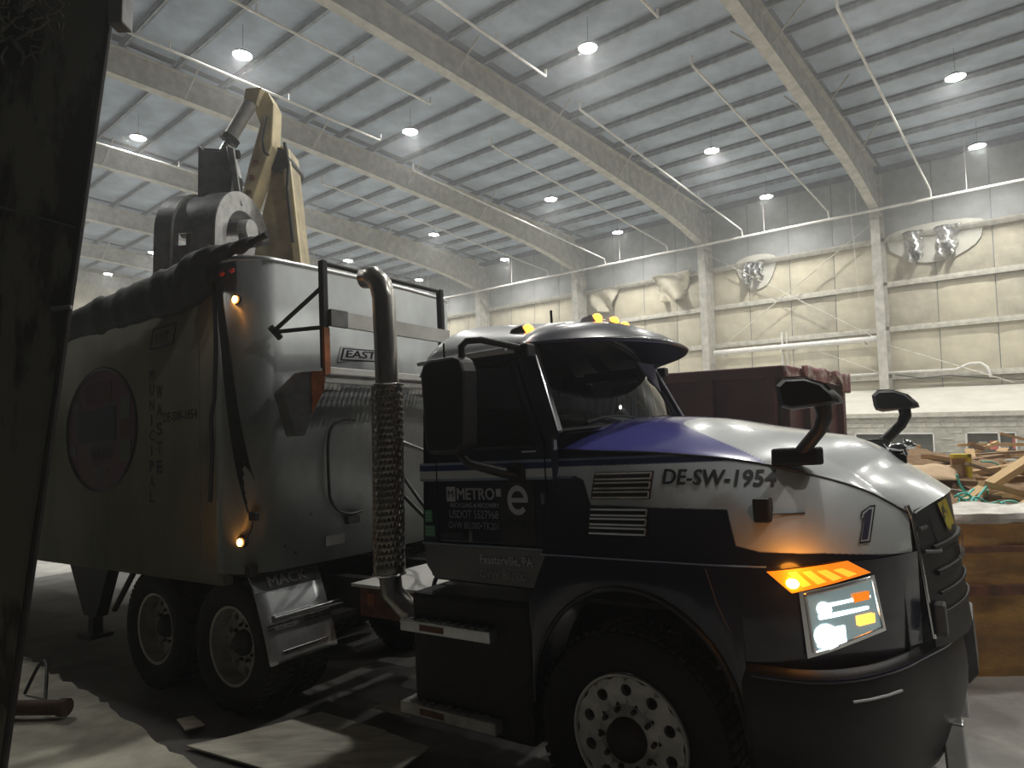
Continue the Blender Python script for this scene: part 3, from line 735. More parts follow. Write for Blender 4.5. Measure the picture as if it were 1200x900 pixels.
# -- bumper -------------------------------------------------------------------------
BUMP = [(.58, -1.20), (.80, -1.19), (.95, -1.13), (1.08, -1.0), (1.18, -.82), (1.26, -.6), (1.34, -.35), (1.37, 0)]
def bump_pt(u):                                   # walk along the plan curve, u 0..1 near corner to far corner
    pts = [(x, y) for x, y in BUMP] + [(x, -y) for x, y in BUMP[-2::-1]]
    f = u * (len(pts) - 1); i = min(int(f), len(pts) - 2); t = f - i
    p = [Vector(pts[max(0, min(len(pts) - 1, i + d))]) for d in (-1, 0, 1, 2)]
    return .5 * ((2 * p[1]) + (p[2] - p[0]) * t + (2*p[0]-5*p[1]+4*p[2]-p[3]) * t*t + (-p[0]+3*p[1]-3*p[2]+p[3]) * t**3)
def bumpf(u, v):
    p = bump_pt(u); z = lerp(.34, .95, v); k = (.05 * v * (1 - v) * 4) - .10 * (1 - v) ** 2 - .02 * v
    c = Vector((.4, 0)); d = (p - c).normalized()
    return (p.x + d.x * k, p.y + d.y * k, z)
bum = G().grid(bumpf, 60, 12).build('bumper', M_black, tr, smooth=50)
md = bum.modifiers.new('thick', 'SOLIDIFY'); md.thickness = .03
G().tube([bumpf(lerp(.02, .98, k / 60), .93) for k in range(61)], .010, 6).build('bumper_lip', M_navy, bum, smooth=60)
G().tube([(x, y - .01, z) for x, y, z in [bumpf(u, .8) for u in (.17, .2, .235, .27)]], .006, 6).build('step_handle', M_alu, bum)
for sg in (1, -1):
    t_ = G().box((1.27, -.40 * sg - .04, .30), (1.36, -.40 * sg + .04, .56)); t_.build('tow_bracket', M_alu, bum, bevel=.01)
G().prism([(1.34, .95), (1.43, .90), (1.43, .62), (1.38, .56)], lambda x, z: (x, .15, z), lambda x, z: (x, .55, z)).build('number_plate_holder', M_greysteel, bum)
G().box((.1, -.7, .9), (1.2, .7, 1.3)).build('radiator', M_dark, tr)

# -- wheels -----------------------------------------------------------------------------
TIRE = [(.30, -.10), (.36, -.135), (.45, -.145), (.49, -.12), (.505, -.06), (.505, .06), (.49, .12), (.45, .145), (.36, .135), (.30, .10)]
def make_wheel(x, y, z, sg, steer=False, R=.51, rot=0.0):
    """sg = -1 for the right-hand side (outer face towards -y)"""
    k_ = R / .505
    tg = G().lathe([(r * k_, h) for r, h in TIRE], (0, 0, 0), 'y', 48, close=True)
    w = tg.build('wheel', M_rubber, tr, smooth=40); w.location = (x, y, z); w.rotation_euler = (0, 0, rot)
    tread = G()
    for q in range(60):
        t = 2 * pi * q / 60
        for h0, h1 in ((-.115, -.045), (-.03, .03), (.045, .115)):
            Rm = Matrix.Rotation(-t, 3, 'Y'); c = Vector((0, 0, 0))
            vs = [Rm @ Vector(p) for p in ((R - .006, h0, -.017), (R + .009, h0, -.017), (R + .009, h0, .017), (R - .006, h0, .017), (R - .006, h1, -.017), (R + .009, h1, -.017), (R + .009, h1, .017), (R - .006, h1, .017))]
            tread.add(vs, [(0, 1, 2, 3), (7, 6, 5, 4), (0, 4, 5, 1), (1, 5, 6, 2), (2, 6, 7, 3)])
    tread.build('tread', M_rubber, w)
    face = (.115 if steer else -.02) * sg
    rim = G()
    # disc with ten hand holes
    r1, r2, rc, rh = .155, .285, .225, .029
    for s in range(10):
        t0 = 2 * pi * (s + .5) / 10; hw = pi / 10; nn = 20
        inn = []; out = []
        for q in range(nn):
            ph = 2 * pi * q / nn; cu, cv = cos(ph), sin(ph)
            U, Vv = hw * rc, .5 * (r2 - r1)
            vc = (r1 + r2) / 2 - rc
            tt = min(U / abs(cu) if abs(cu) > 1e-6 else 9, ((Vv + (vc if cv > 0 else -vc)) / abs(cv)) if abs(cv) > 1e-6 else 9)
            for lst, rr in ((inn, rh), (out, tt)):
                u, v = cu * rr, cv * rr; r = rc + v; th = t0 + u / rc
                lst.append((r * cos(th), face, r * sin(th)))
        back = [(p[0] * .99, face - .04 * sg, p[2] * .99) for p in inn]
        rim.add(inn + out + back, [(q, (q + 1) % nn, nn + (q + 1) % nn, nn + q) for q in range(nn)] + [(q, (q + 1) % nn, 2 * nn + (q + 1) % nn, 2 * nn + q) for q in range(nn)])
    rim.lathe([(.285, face), (.292, face + .010 * sg), (.303, face + .012 * sg), (.308, .10 * sg if not steer else face)], (0, 0, 0), 'y', 40)
    if not steer: rim.lathe([(.285, face), (.29, .11 * sg), (.31, .115 * sg)], (0, 0, 0), 'y', 40)
    rim.lathe([(.155, face), (.135, face + .012 * sg), (.10, face + .016 * sg)], (0, 0, 0), 'y', 40)
    rim.build('rim', M_rim, w, smooth=35, recalc=True)
    hub = G().lathe([(.105, face), (.10, face + .05 * sg), (.075, face + .075 * sg), (.045, face + .085 * sg), (0, face + .085 * sg)], (0, 0, 0), 'y', 30)
    hub.build('hub', M_dark if steer else M_dark, w, smooth=40)
    for s in range(10):
        t = 2 * pi * s / 10
        G().cyl((.14 * cos(t), face, .14 * sin(t)), (.14 * cos(t), face + .035 * sg, .14 * sin(t)), .013, 6).build('lug_nut', M_dark, w)
    back = G().lathe([(0, face - .045 * sg), (.29, face - .045 * sg)], (0, 0, 0), 'y', 30); back.build('brake_drum', M_black, w)
    return w
make_wheel(0, -1.065, .51, -1, True)
make_wheel(0, 1.065, .51, 1, True)
for x in (-3.42, -4.62):
    for sg in (-1, 1):
        make_wheel(x, 1.07 * sg, .51, sg); make_wheel(x, .74 * sg, .51, sg)
ch = G()
for sg in (1, -1): ch.box((-5.1, sg * .42 - .05, .70), (1.15, sg * .42 + .05, .95))
for x in (-4.9, -4.0, -2.8, -1.4, .1): ch.box((x - .06, -.4, .75), (x + .06, .4, .9))
for x in (0, -3.42, -4.62): ch.cyl((x, -1.0, .51), (x, 1.0, .51), .09, 12)
ch.build('chassis_frame', M_dark, tr)
fw = G().prism([(-4.5, -.45), (-4.55, -.2), (-4.55, .2), (-4.5, .45), (-3.5, .45), (-3.5, -.45)], lambda x, y: (x, y, 1.02), lambda x, y: (x, y, 1.08)); fw.build('fifth_wheel', M_dark, tr)
# rust-brown deck box behind the cab with pale deck plate
G().box((-2.55, -.62, .70), (-1.75, .62, .93)).build('deck_box', M_rust, tr, bevel=.01)
G().box((-2.6, -.66, .932), (-1.55, .66, .955)).build('deck_plate', M_trwhite, tr)
G().box((-2.46, -.626, .79), (-2.38, -.621, .88)).build('warning_sticker', M_orange, tr)
# quarter fender in front of the drive tyres
QP = [(0, (-3.15, 1.10)), (.12, (-3.085, 1.02)), (.3, (-3.03, .91)), (.55, (-2.965, .755)), (.8, (-2.90, .58)), (1, (-2.86, .44))]
def qpt(v, d=0.0):
    x = sinterp(v, [(a, p[0]) for a, p in QP]); z = sinterp(v, [(a, p[1]) for a, p in QP]); return (x + d * .93, z + d * .36)
def qf(u, v, d=0.0): x, z = qpt(v, d); return (x, lerp(-1.22, -.60, u), z)
q = G().grid(lambda u, v: qf(u, v), 6, 18).build('quarter_fender', M_alu, tr, smooth=60); md = q.modifiers.new('thick', 'SOLIDIFY'); md.thickness = .012; md.offset = 0
G().grid(lambda u, v: qf(u, v * .24, .012), 6, 6).build('fender_band', mat('fender_band_grey', (.13, .14, .15), .5, var=.2), q, smooth=60)
vs, fs = text_geo('MACK', .36, .12, .03)
G().add([(qpt(.20 - b, .018)[0], -1.09 + a, qpt(.20 - b, .018)[1]) for a, b in vs], fs).build('fender_lettering', M_decalw, q, recalc=False)
G().cyl((-2.90, -1.16, .765), (-2.90, -.30, .765), .028, 12).build('support_bar', M_chrome, tr, smooth=40)
G().cyl((-2.868, -1.10, .515), (-2.868, -.68, .515), .009, 8).build('fender_bead', M_chrome, q)
# tank, battery box and steps under the cab
tk = G().box((-1.50, -1.12, .30), (-.60, -.5, 1.08)); tk.build('step_box', M_dark, tr, bevel=.03)
for (x0, x1, z) in ((-1.54, -.83, .885), (-1.56, -.82, .385)):
    s_ = G().box((x0, -1.19, z - .035), (x1, -1.0, z + .035)); sp = s_.build('step', M_alu if z > .5 else M_rim, tr, bevel=.006, label='aluminium step tread')
    G().box((x0 + .17, -1.194, z - .018), (x0 + .36, -1.189, z + .018)).build('step_slot', M_rust, sp)
    for k in range(9): G().box((x0 + .06 + .07 * k, -1.17, z + .035), (x0 + .09 + .07 * k, -1.02, z + .041)).build('tread_rib', M_alu, sp)
# air lines and brackets between cab and trailer
for (pts, r, mm) in (([(-1.42, -.35, 1.9), (-1.8, -.4, 1.55), (-2.2, -.1, 1.35), (-2.9, .1, 1.7)], .018, M_black), ([(-1.42, -.2, 2.0), (-1.9, -.25, 1.5), (-2.4, .1, 1.4), (-2.9, .25, 1.75)], .018, M_black), ([(-1.45, -.55, 1.25), (-1.6, -.6, 1.0), (-1.75, -.5, .98)], .02, M_greysteel), ([(-1.42, -.8, 1.3), (-1.55, -.85, 1.05), (-1.5, -.75, .95)], .015, M_greysteel)):
    P = [Vector(p) for p in pts]; ps = []
    for k in range(17):
        f = k / 16 * (len(P) - 1); i = min(int(f), len(P) - 2); t = f - i
        p = [P[max(0, min(len(P) - 1, i + d))] for d in (-1, 0, 1, 2)]
        ps.append(.5 * ((2 * p[1]) + (p[2] - p[0]) * t + (2*p[0]-5*p[1]+4*p[2]-p[3]) * t*t + (-p[0]+3*p[1]-3*p[2]+p[3]) * t**3))
    G().tube(ps, r, 8).build('air_line', mm, tr, smooth=60)
G().prism([(-1.45, 1.2), (-1.45, 2.15), (-1.52, 2.15), (-1.75, 1.2)], lambda x, z: (x, -.55, z), lambda x, z: (x, -.48, z)).build('stack_bracket', M_dark, tr)
G().cyl((-1.66, -1.05, 2.05), (-1.42, -.9, 1.92), .016, 8).build('stack_stay', M_alu, tr)

# -- exhaust stack ---------------------------------------------------------------------
EX = (-1.67, -1.1)
pts = [(EX[0] - .04, EX[1], 1.15), (EX[0], EX[1], 2.4), (EX[0] - .005, EX[1], 3.02), (EX[0] - .03, EX[1], 3.12), (EX[0] - .09, EX[1], 3.18), (EX[0] - .18, EX[1], 3.20)]
ex = G().tube(pts, .078, 22, caps=False).build('exhaust_stack', M_exh, tr, smooth=60); md = ex.modifiers.new('thick', 'SOLIDIFY'); md.thickness = .008
G().tube([(EX[0] - .04, EX[1], 1.2), (EX[0] - .02, EX[1], 1.05), (EX[0] + .08, EX[1] + .03, .95), (EX[0] + .28, EX[1] + .1, .86)], .075, 18).build('exhaust_elbow', M_exh, ex, smooth=60)
sh = G(); nA, nZ = 26, 60
def shp(k, j, r=.105):
    t = lerp(-2.9, .9, k / nA) ; z = lerp(1.17, 2.42, j / nZ); lx = EX[0] + lerp(-.04, 0, (z - 1.17) / 1.25)
    return (lx + r * cos(t), EX[1] + r * sin(t), z)
vs = [shp(k, j) for j in range(nZ + 1) for k in range(nA + 1)]
fs = [(j * (nA + 1) + k, j * (nA + 1) + k + 1, (j + 1) * (nA + 1) + k + 1, (j + 1) * (nA + 1) + k) for j in range(nZ) for k in range(nA) if not (j % 2 == 1 and 2 < j < nZ - 2 and (k + (j // 2)) % 2 == 0 and 1 < k < nA - 2)]
o = G().add(vs, fs).build('heat_shield', M_shield, ex, smooth=40); md = o.modifiers.new('thick', 'SOLIDIFY'); md.thickness = .004
G().tube([shp(k, nZ, .107) for k in range(nA + 1)], .006, 6).build('shield_rim', M_chrome, ex); G().tube([shp(k, 0, .107) for k in range(nA + 1)], .006, 6).build('shield_rim', M_chrome, ex)

# -- cab --------------------------------------------------------------------------------
def ys(z): return -1.085 + .14 * max(0, (z - 1.95) / .6) ** 1.2 + .05 * max(0, (1.3 - z) / .2)
def side_panel(poly, th, sg, off=0.0, g=None):
    g = g or G()
    return g.prism(poly, lambda x, z: (x, (ys(z) - off) * sg, z), lambda x, z: (x, (ys(z) - off + th) * sg, z))
def sill_y(z): return lerp(ys(1.15), ys(1.39), (z - 1.15) / .24)
body = G()
for sg in (1, -1):
    body.prism([(-1.41, 1.24), (-1.35, 1.15), (-.5, 1.14), (-.44, 1.2), (-.40, 1.37), (-.44, 1.39), (-1.41, 1.39)], lambda x, z: (x, (sill_y(z) - .004) * sg, z), lambda x, z: (x, (sill_y(z) + .046) * sg, z))       # sill
    side_panel([(-1.41, 1.38), (-1.27, 1.38), (-1.27, 2.0), (-1.25, 2.30), (-1.24, 2.55), (-1.40, 2.55), (-1.415, 2.2)], .05, sg, .004, body)                        # rear quarter
    side_panel([(-.44, 1.38), (-.40, 1.38), (-.40, 1.99), (-.36, 2.03), (-.60, 2.60), (-.72, 2.57), (-.70, 2.50), (-.45, 1.97)], .06, sg, .004, body)     # A pillar
    side_panel([(-1.25, 2.49), (-.70, 2.49), (-.72, 2.57), (-1.25, 2.57)], .06, sg, .002, body)
body.box((-1.41, -1.02, 1.16), (-1.37, 1.02, 1.82)).box((-1.41, -1.0, 1.82), (-1.37, -.75, 2.55)).box((-1.41, .75, 1.82), (-1.37, 1.0, 2.55)).box((-1.41, -.75, 2.24), (-1.37, .75, 2.56)).box((-1.4, -1.0, 1.16), (-.4, 1.0, 1.22)).box((-.5, -1.0, 1.2), (-.44, 1.0, 1.95))
cab = body.build('cab_shell', M_navy, tr, bevel=.012)
G().box((-1.395, -.75, 1.82), (-1.385, .75, 2.24)).build('rear_window', M_win, cab)
G().prism([(-1.0, 2.5)] + [(lerp(-1.0, 1.0, k / 20), 2.525 + .33 * max(0, 1 - abs(lerp(-1.0, 1.0, k / 20) / 1.03) ** 2.3) ** .62) for k in range(21)] + [(1.0, 2.5)], lambda y, z: (-1.405, y, z - .03), lambda y, z: (-1.375, y, z - .03)).build('rear_roof_panel', M_interior, cab)
flat_y = lambda x, z: ys(z) - .006
for sg in (1, -1):
    door = G(); side_panel([(-1.262, 1.40), (-.452, 1.40), (-.452, 1.96), (-1.262, 1.96)], .045, sg, .008, door)
    side_panel([(-1.262, 1.955), (-1.20, 1.955), (-1.20, 2.48), (-1.25, 2.48)], .04, sg, .006, door)
    side_panel([(-.53, 1.955), (-.455, 1.955), (-.705, 2.485), (-.76, 2.485)], .04, sg, .006, door)
    d = door.build('door', M_navy, tr, bevel=.006)
    wn = G(); side_panel([(-1.20, 1.95), (-.53, 1.95), (-.76, 2.485), (-1.20, 2.485)], .006, sg, -.015, wn); wn.build('door_window', M_win, d)
    gs = G().tube([(-1.21, (ys(1.96) - .012) * sg, 1.96), (-.52, (ys(1.96) - .012) * sg, 1.96), (-.755, (ys(2.48) - .012) * sg, 2.487), (-1.21, (ys(2.48) - .012) * sg, 2.487), (-1.21, (ys(1.96) - .012) * sg, 1.96)], .010, 6); gs.build('window_seal', M_black, d)
    hnd = G().box((-1.22, (ys(1.45) - .03) * sg - .012, 1.43), (-1.04, (ys(1.45) - .03) * sg + .012, 1.46)); hnd.build('door_handle', M_black, d, bevel=.006)
    for (z0, z1, mm) in ((1.868, 1.884, M_stripel), (1.835, 1.868, M_stripeb), (1.785, 1.833, M_white), (1.770, 1.785, M_stripel)):
        for x0, x1 in ((-1.405, -1.268), (-1.258, -.456), (-.446, -.405)):
            s_ = G().add([(x0, (ys(z0) - .0115) * sg, z0), (x1, (ys(z0) - .0115) * sg, z0), (x1, (ys(z1) - .0115) * sg, z1), (x0, (ys(z1) - .0115) * sg, z1)], [(0, 1, 2, 3)]); s_.build('side_stripe', mm, d if -1.26 < x0 < -.45 else cab)
    G().tube([(-1.40, (ys(1.37) - .012) * sg, 1.385), (-.42, (ys(1.37) - .012) * sg, 1.382)], .005, 6).build('crease_trim', M_stripel, cab)
    if sg == 1:
        dl = lambda x, z: ys(z) - .012
        for args in (('METRO', -1.10, 1.655, .29, .072, M_decalw, .035), ('RECYCLING & RECOVERY', -1.155, 1.61, .375, .026, M_decalw, .004), ('USDOT 5527968', -1.165, 1.545, .375, .048, M_decalw, .007),
                     ('GVW 80,000\u2022TK201', -1.175, 1.475, .385, .048, M_decalw, .007), ('Feasterville, PA', -.955, 1.27, .375, .060, M_decalw, .004), ('GVW 80,000', -.975, 1.185, .335, .052, mat('decal_grey', (.36, .36, .37), .6), .004)):
            lettering(*args[:5], (lambda x, z: sill_y(z) - .006) if args[2] < 1.3 else dl, args[5], d if args[2] > 1.3 else cab, 'door_lettering', args[6])
        # square badge before the name, round e emblem on a dark plate with faded word
        bd = G().box((-1.185, ys(1.7) - .0135, 1.645), (-1.115, ys(1.7) - .012, 1.735)); bd.build('logo_badge', M_decalw, d)
        vs, fs = text_geo('M', .044, .045, .008); G().add([(-1.17 + a, ys(1.7) - .0185, 1.668 + b) for a, b in vs], fs).build('badge_letter', M_decal, d, recalc=False)
        pl = G().box((-.775, ys(1.6) - .0135, 1.40), (-.535, ys(1.6) - .011, 1.76)); pl.build('emblem_plate', mat('emblem_plate_dark', (.022, .021, .018), .55, var=.4, scale=6), d)
        rg = G(); nn = 36; pts = []
        for k in range(nn + 1):
            t = lerp(radians(2), radians(318), k / nn); pts.append((-.645 + .072 * cos(t), 1.655 + .085 * sin(t)))
        vv = []
        for k, (px_, pz_) in enumerate(pts):
            dx, dz = (px_ + .645), (pz_ - 1.655); ln_ = .62
            vv += [(px_, ys(1.6) - .018, pz_), (-.645 + dx * ln_, ys(1.6) - .018, 1.655 + dz * ln_)]
        rg.add(vv, [(2 * k, 2 * k + 1, 2 * k + 3, 2 * k + 2) for k in range(nn)])
        rg.add([(-.69, ys(1.6) - .018, 1.642), (-.574, ys(1.6) - .018, 1.642), (-.574, ys(1.6) - .018, 1.668), (-.69, ys(1.6) - .018, 1.668)], [(0, 1, 2, 3)])
        rg.build('round_emblem', M_decalw, d, recalc=False)
        lettering('FORT', -.74, 1.49, .17, .045, lambda x, z: ys(z) - .016, mat('decal_ghost_grey', (.07, .07, .07), .6), d, 'emblem_word', .01)
        G().box((-.80, ys(1.7) - .016, 1.675), (-.765, ys(1.7) - .012, 1.72)).build('decal_scrap', M_decalw, d)
        for (z0, z1, x0, x1) in ((1.515, 1.59, -1.375, -1.315), (1.425, 1.495, -1.38, -1.295)):
            st_ = G().box((x0, ys(1.5) - .012, z0), (x1, ys(1.5) - .009, z1)); st_.build('green_sticker', M_decalg, cab)
            for k in range(3): G().box((x0 + .008, ys(1.5) - .015, z0 + .012 + .02 * k), (x1 - .012, ys(1.5) - .0125, z0 + .02 + .02 * k)).build('sticker_print', mat('sticker_print', (.35, .5, .4), .6), cab)
        for (x_, z_) in ((-.47, 1.665), (-1.0, 1.44)): G().box((x_ - .012, ys(1.6) - .025, z_ - .03), (x_ + .012, ys(1.6) - .004, z_ + .03)).build('hinge', M_greysteel, cab)
        G().box((-.60, ys(1.9) - .016, 1.925), (-.505, ys(1.9) - .01, 1.935)).build('window_trim', M_decalw, d)

# roof, visor, windscreen
def crown(y, x=-.62): return 2.545 + lerp(.345, .255, max(0, min(1, (x + 1.4) / .78))) * max(0, 1 - abs(y / 1.03) ** 2.3) ** .62
def rooff(u, v):
    x = lerp(-1.44, -.62, u); y = lerp(-1.03, 1.03, v)
    e = max(0, (-1.44 + .14 - x) / .14); fr = max(0, (x + .85) / .23)
    z = crown(y, x) - .09 * e ** 2 - .01 * fr ** 2
    return (x, y, z)
rf = G().grid(rooff, 24, 36).build('cab_roof', M_white, tr, smooth=50); md = rf.modifiers.new('thick', 'SOLIDIFY'); md.thickness = .03; md.offset = -1
G().tube([(-1.44, -1.035, 2.54), (-.72, -1.035, 2.55)], .014, 8).build('drip_rail', M_white, rf)
def vis_root(y): return Vector((-.66 - .05 * (abs(y) / 1.03) ** 2, y, crown(y) - .03))
def vis_tip(y): return Vector((-.03 - .66 * (abs(y) / 1.05) ** 2.3, y * 1.02, 2.575 + .02 * (1 - (y / 1.03) ** 2)))
def visf(u, v):
    y = lerp(-1.02, 1.02, v); a = vis_root(y); b = vis_tip(y); p = a.lerp(b, u)
    p.z += .075 * sin(pi * u) * (1 - abs(y / 1.03) ** 3) + .0; return p
vz = G().grid(visf, 16, 40).build('sun_visor', mat('visor_paint', (.020, .018, .040), .3, coat=.5), tr, smooth=60); md = vz.modifiers.new('thick', 'SOLIDIFY'); md.thickness = .022
# raised white fairing on the roof centre
G().grid(lambda u, v: (lerp(-.95, -.35, u), lerp(-.32, .32, v), visf(max(0, (lerp(-.95, -.35, u) + .66) / .63), (lerp(-.32, .32, v) + 1.02) / 2.04).z * (1 if lerp(-.95, -.35, u) > -.66 else 1) + .028 * sin(pi * u) * (1 - (2 * v - 1) ** 4) if lerp(-.95, -.35, u) > -.66 else crown(lerp(-.32, .32, v), lerp(-.95, -.35, u)) + .028 * sin(pi * u) * (1 - (2 * v - 1) ** 4)), 12, 10).build('roof_fairing', M_white, rf, smooth=60)
for (x, y, on) in ((-.72, -.84, 1), (-.72, .84, 1), (-.55, -.22, 0), (-.53, 0, 0), (-.55, .22, 0)):
    zb = crown(y) + (-.02 if on else -.005)
    bse = G().prism([(x - .09, zb - .02), (x - .06, zb + .035), (x + .02, zb + .05), (x + .06, zb - .02)], lambda a, b: (a, y - .045, b), lambda a, b: (a, y + .045, b)).build('marker_lamp', M_white if not on else M_greysteel, tr, bevel=.008)
    G().sphere((x + .04, y, zb + .022), (.036, .04, .034)).build('amber_bulb', M_ambon, bse, smooth=60)
def ws(u, v):                                   # u across, v up
    y = lerp(-.97, .97, u); yt = y * .95; c = (y / .97) ** 2
    b = Vector((-.26 - .16 * c, y, 2.04 + .03 * (1 - c))); t = Vector((-.60 - .10 * c, yt, 2.57 + .12 * (1 - c)))
    p = b.lerp(t, v); p.x += .03 * sin(pi * v); return p
wsn = G().grid(ws, 30, 12).build('windshield', M_ws, tr, smooth=60)
G().tube([ws(k / 40, 0) for k in range(41)] , .016, 6).build('windshield_seal', M_black, wsn); G().tube([ws(k / 40, 1) for k in range(41)], .016, 6).build('windshield_seal', M_black, wsn)
for u in (0, 1): G().tube([ws(u, k / 10) for k in range(11)], .022, 6).build('windshield_seal', M_black, wsn)
def wsin(u, v, d=.03):
    p = ws(u, v); return p + Vector((-d, 0, -d * .4))
pp = G().add([wsin(.33, .62), wsin(.44, .60), wsin(.42, .82), wsin(.31, .84)], [(0, 1, 2, 3)]).build('windshield_card', M_paper, wsn)
cw = G().grid(lambda u, v: (lerp(-.46, -.22, v) - .10 * ((2 * u - 1) ** 2), lerp(-.97, .97, u), 2.02 + .03 * (1 - (2 * u - 1) ** 2) - .0 * v), 16, 4).build('cowl', M_black, tr, smooth=60)
for (u0, u1, v1) in ((.28, .10, .10), (.72, .50, .10)):
    a = ws(u0, .03) + Vector((.03, 0, .0)); b = ws(u1, v1 - .06) + Vector((.03, 0, .01)); c = ws((u0 + u1) / 2, .10) + Vector((.03, 0, 0))
    wp = G().tube([a, c, b], .008, 6).build('wiper', M_black, tr)
    G().tube([ws(lerp(u0 + .08, u1, k / 8), .05 + .03 * sin(k / 8 * pi)) + Vector((.022, 0, .01)) for k in range(9)], .007, 6).build('wiper_blade', M_black, wp)
# interior
G().box((-.62, -.95, 1.7), (-.40, .95, 2.03)).build('dashboard', M_interior, cab, bevel=.04)
for y in (-.5, .5):
    top_ = 2.2 if y > 0 else 1.86; s_ = G().box((-1.2, y - .26, 1.45), (-.78, y + .26, 1.6)).box((-1.3, y - .25, 1.5), (-1.16, y + .25, top_)).box((-1.28, y - .14, top_), (-1.18, y + .14, top_ + (.2 if y > 0 else .06))); s_.build('seat', M_interior, cab, bevel=.05)
G().lathe([(.21, -.015), (.225, 0), (.21, .015), (.195, 0)], (-.72, .5, 2.0), 'x', 28, close=True).build('steering_wheel', M_black, cab, smooth=60)
# curtains bunched behind the far part of the windscreen
for y0 in (.62,):
    cg = G().grid(lambda u, v: (-.50 - .1 * v + .02 * sin(u * 40), lerp(y0 - .05, y0 + .28, u), lerp(2.08, 2.58, v)), 30, 4); cg.build('curtain', M_curtain, cab, smooth=60)

# door mirrors
for sg in (1, -1):
    mg = G(); ppts = [(-1.05, 1.97), (-1.02, 1.935), (-.80, 1.935), (-.755, 1.98), (-.735, 2.40), (-.76, 2.47), (-.81, 2.495), (-1.00, 2.495), (-1.05, 2.47), (-1.07, 2.40)]
    mg.prism(ppts, lambda x, z: (x, -1.30 * sg, z), lambda x, z: (x * .96 - .036, -1.43 * sg, z * .97 + .066))
    mo = mg.build('door_mirror', M_black, tr, bevel=.02)
    G().tube([(-.80, -1.36 * sg, 2.48), (-.80, -1.36 * sg, 2.545), (-.775, -1.34 * sg, 2.575), (-.72, -1.28 * sg, 2.58), (-.58, -1.06 * sg, 2.535)], .02, 10).build('mirror_arm', M_black, mo, smooth=60)
    G().box((-.63, min(-1.09 * sg, -1.0 * sg), 2.48), (-.53, max(-1.09 * sg, -1.0 * sg), 2.56)).build('mirror_bracket', M_black, mo, bevel=.012)
    G().tube([(-.86, -1.36 * sg, 1.95), (-.80, -1.34 * sg, 1.88), (-.68, -1.18 * sg, 1.82), (-.64, -1.10 * sg, 1.80)], [.022, .026, .032, .03], 10).build('mirror_arm', M_black, mo, smooth=60)
    G().box((-.70, min(-1.12 * sg, -1.08 * sg), 1.745), (-.585, max(-1.12 * sg, -1.08 * sg), 1.86)).build('mirror_bracket', M_black, mo, bevel=.012)
    G().cyl((-.93, -1.36 * sg, 2.49), (-.93, -1.36 * sg, 2.58), .006, 6).build('antenna', M_black, mo)
    # hood mirrors
    hm = G()
    hx, hy = .86, -.93
    hdx = 0.0 if sg > 0 else .20; c0 = Vector((.92 + hdx, -.93 * sg, 2.13))
    prof = [(-.13, -.02), (-.135, .055), (-.10, .085), (.0, .08), (.08, .045), (.135, -.02), (.14, -.05), (.10, -.055), (-.08, -.065), (-.12, -.05)]
    def mk(w, s_): return lambda a, b: (c0.x + a * s_, c0.y + w * sg, c0.z + b * s_ - .0)
    n_ = len(prof)
    rings = [(-.085, .78), (-.06, .95), (0, 1.0), (.06, .95), (.085, .78)]
    vs = [mk(w, s_)(a, b) for w, s_ in rings for a, b in prof]
    fs = [(r * n_ + k, r * n_ + (k + 1) % n_, (r + 1) * n_ + (k + 1) % n_, (r + 1) * n_ + k) for r in range(4) for k in range(n_)] + [tuple(range(n_)), tuple(range(4 * n_, 5 * n_))]
    hmo = hm.add(vs, fs).build('hood_mirror', M_black, tr, smooth=35)
    G().tube([(.97 + hdx, -.915 * sg, 2.09), (.975 + hdx, -.90 * sg, 2.03), (.945 + hdx, -.875 * sg, 1.97), (.84 + hdx, -.80 * sg, 1.865)], [.04, .036, .032, .034], 10).build('mirror_arm', M_black, hmo, smooth=60)
    bs = G().prism([(.70, -.05), (.72, .045), (.90, .055), (.94, -.02), (.90, -.05)], lambda a, b: (a + hdx * .7, (-.80 + b) * sg, 1.80), lambda a, b: (a + hdx * .7, (-.78 + b * .9) * sg, 1.885)); bs.build('mirror_base', M_black, hmo, bevel=.012)
    G().grid(lambda u, v: (c0.x + lerp(-.10, .12, u), c0.y + lerp(-.06, .06, v) * sg, c0.z + .083 - .10 * max(0, u - .35) ** 1.5 + .004), 8, 4).build('mirror_cap', mat('mirror_cap_grey', (.30, .31, .32), .35), hmo, smooth=60)
# antenna behind the cab
G().cyl((-1.55, .9, 2.6), (-1.55, .9, 3.2), .012, 6).build('whip_antenna', M_dark, tr)

# =================================================================== TRAILER
tl = thing('dump_trailer', 'grey aluminium refuse trailer with black tarp coupled behind the truck', 'trailer', mw=TRUCK_M)
TY, TX0, TX1, TZ0, TZ1 = 1.285, -3.0, -12.6, 1.10, 3.58
CR = .30
def tplan(u):                                     # plan outline of the front: left rear .. near corner .. front .. far corner
    pass
def outline(n=10):
    pts = [(TX1, -TY), (-9, -TY), (-6, -TY), (-3.40, -TY)]
    for k in range(n + 1):
        t = -pi / 2 + (pi / 2) * k / n; pts.append((TX0 - CR + CR * cos(t), -TY + CR + CR * sin(t)))
    for k in range(1, 9):
        y = lerp(-TY + CR, TY - CR, k / 9); pts.append((TX0 + .05 * (1 - (y / (TY - CR)) ** 2), y))
    for k in range(n + 1):
        t = (pi / 2) * k / n; pts.append((TX0 - CR + CR * cos(t), TY - CR + CR * sin(t)))
    return pts + [(-3.40, TY), (-6, TY), (-9, TY), (TX1, TY)]
OUT = outline()
nf = 4 + 11 + 8
